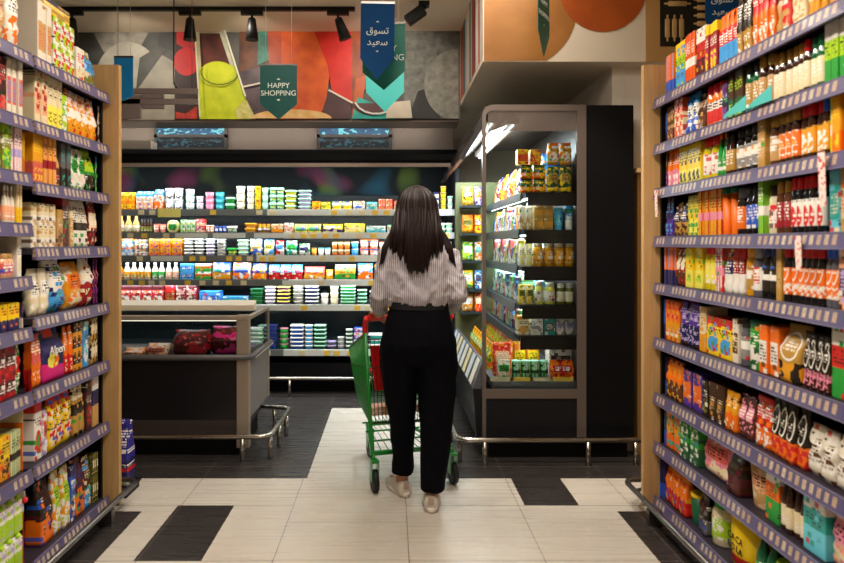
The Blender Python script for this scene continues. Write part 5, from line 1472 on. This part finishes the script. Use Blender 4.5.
# hair
hairm = bpy.data.materials.new('dark_hair'); g = NG(hairm); x, y, z = g.coord()
n_ = g.noise(g.vec(g.m('MULTIPLY', x, 60.), g.m('MULTIPLY', y, 60.), g.m('MULTIPLY', z, 2.)), 2.5, 4.)
g.L.new(g.mix(n_, hx('0a0505'), hx('24110e')), g.b.inputs['Base Color']); g.b.inputs['Roughness'].default_value = .5; g.b.inputs['Specular IOR Level'].default_value = .3
g.b.inputs['Anisotropic'].default_value = .5
rh = random.Random(5); hb_ = MB()
hb_.sphere(HC + Vector((0, -.006, .012)), (.095, .100, .113), 24, 14)
def lock(phi, zend, spread, r0, lift, seed):
    pts = []; rs = []; sx_, cx_ = sin(phi), cos(phi)
    rx, ry, rz_ = .100 + lift, .108 + lift, .119 + lift * .6
    for i in range(6):
        th = radians(6 + 84 * (i / 5) ** .9); pts.append(HC + Vector((rx * sin(th) * sx_, -.006 - ry * sin(th) * cx_, .012 + rz_ * cos(th)))); rs.append(r0 * (.5 + .5 * i / 5))
    p0 = pts[-1]; bk_y = 3.318 - lift + (1 - cx_) * .06
    xe = HC.x - .004 + sx_ * spread + rh.uniform(-.012, .012); n = 8
    for i in range(1, n + 1):
        t = i / n; e = t * t * (3 - 2 * t)
        zz = p0.z + (zend - p0.z) * t
        wv = sin(t * 6 + seed) * .006 * t
        pts.append(Vector((p0.x + (xe - p0.x) * min(1, t * 1.6) ** .8 + wv, p0.y + (bk_y - p0.y) * min(1, t * 1.8) ** .9 + rh.uniform(-.002, .002), zz)))
        rs.append(r0 * (1.05 - .25 * t) if i < n else r0 * .15)
    hb_.tube(pts, rs, 6)
for k in range(120):
    phi = radians(rh.uniform(-118, 118)); c_ = cos(phi / 1.4)
    zend = Z(271 - 20 * abs(sin(phi)) + rh.uniform(-7, 5))
    lock(phi, zend, .120 + rh.uniform(-.025, .012), rh.uniform(.009, .014), rh.uniform(-.004, .006), rh.uniform(0, 6))
for k in range(26):
    lock(radians(rh.uniform(-30, 30)), Z(271 + rh.uniform(-8, 5)), .11, .013, .004, rh.uniform(0, 6))
for s_ in (-1, 1):        # strands over the shoulders
    for k in range(7):
        p0 = HC + Vector((s_ * .075, -.03, -.03)); q = rh.uniform(0, .03)
        hb_.tube([p0, p0 + Vector((s_ * (.035 + q), -.02, -.09)), p0 + Vector((s_ * (.075 + q), -.045, -.16)), p0 + Vector((s_ * (.095 + q), -.07, -.235 - q))], [.010, .010, .008, .002], 6)
o = hb_.obj('hair', hairm, woman); o['label'] = 'long straight dark brown hair'
# ------------------------------------------------------------------ light and camera
def area(name, loc, rot, sx, sy, e, col=(1, .86, .7), spread=180):
    l = bpy.data.lights.new(name, 'AREA'); l.shape = 'RECTANGLE'; l.size = sx; l.size_y = sy; l.energy = e; l.color = col; l.spread = radians(spread)
    o = bpy.data.objects.new(name, l); COL.objects.link(o); o.location = loc; o.rotation_euler = rot; return o
WARM, COOL = (1, .89, .76), (.84, .95, 1)
area('aisle_ceiling_light', (0, 1.2, CEIL - .03), (0, 0, 0), .5, 3.2, 62, WARM)
area('aisle_ceiling_light', (-.1, 3.9, CEIL - .03), (0, 0, 0), 2.2, .3, 26, WARM)
def sp(name, loc, to, e, ang, col=WARM, r=.06, blend=.5):
    l = bpy.data.lights.new(name, 'SPOT'); l.energy = e; l.spot_size = radians(ang); l.spot_blend = blend; l.color = col; l.shadow_soft_size = r
    o = bpy.data.objects.new(name, l); COL.objects.link(o); o.location = loc
    o.rotation_euler = (Vector(to) - Vector(loc)).to_track_quat('-Z', 'Y').to_euler(); return o
for y_ in (.8, 1.9, 2.9):
    sp('rack_spot', (-.5, y_, 3.1), (RX + .1, y_ + .1, 1.1), 76, 75)
    sp('rack_spot', (.5, y_, 3.1), (LX - .1, y_ + .1, 1.1), 70, 75)
for xx in (-2.2, -1.2, -.2): sp('mural_spot', (xx, 4.9, 3.1), (xx + .1, 5.6, 2.7), 17, 110)
sp('bulkhead_spot', (.8, 2.9, 3.1), (1.2, 4.2, 2.6), 7, 100)
area('service_fill_light', (-1.2, 5.97, 2.50), (radians(60), 0, 0), 3.2, .04, 5, WARM)  # added fill that brightens the service panel; no real cove lamp here
sp('floor_spot', (.2, 2.9, 3.15), (.1, 3.5, 0), 10, 70)
sp('chiller_spot', (.3, 2.7, 3.1), (.98, 4.25, 1.1), 170, 55)
area('dairy_canopy_light', (-1.35, 5.965, 2.118), (radians(22), 0, 0), 3.6, .04, 36, COOL)
for z in DZ[:5]: area('dairy_shelf_light', (-1.3, 6.018, z - .030), (radians(12), 0, 0), 3.6, .018, 11, COOL)
area('chiller_canopy_light', (.72, 5.0, 2.16), (0, radians(-20), 0), .12, 1.5, 34, COOL)
area('chiller_hood_light', (.53, 5.0, 2.02), (0, radians(-50), 0), .06, 1.5, 14, COOL)
for z in GZ: area('chiller_shelf_light', (.92, 5.0, z - .04), (0, radians(-20), 0), .03, 1.6, 4.5, COOL)
W = bpy.data.worlds.new('World'); S.world = W; W.use_nodes = True
W.node_tree.nodes['Background'].inputs[0].default_value = (.9, .8, .7, 1); W.node_tree.nodes['Background'].inputs[1].default_value = .08
cam = bpy.data.cameras.new('Camera'); co = bpy.data.objects.new('Camera', cam); COL.objects.link(co); S.camera = co
co.location = (0, 0, CH); co.rotation_euler = (pi / 2, 0, 0)
cam.sensor_width = 36; cam.lens = F / 844 * 36; cam.shift_x = (422 - CX) / 844; cam.shift_y = (CY - 281.5) / 844; cam.clip_start = .05
cam.dof.use_dof = True; cam.dof.focus_distance = 4.3; cam.dof.aperture_fstop = 2.4
S.view_settings.view_transform = 'Standard'; S.view_settings.look = 'None'; S.view_settings.gamma = 1; S.view_settings.use_curve_mapping = False
S.view_settings.exposure = 0.0
try: S.cycles.use_denoising = True; S.cycles.max_bounces = 8; S.cycles.transmission_bounces = 8
except Exception: pass
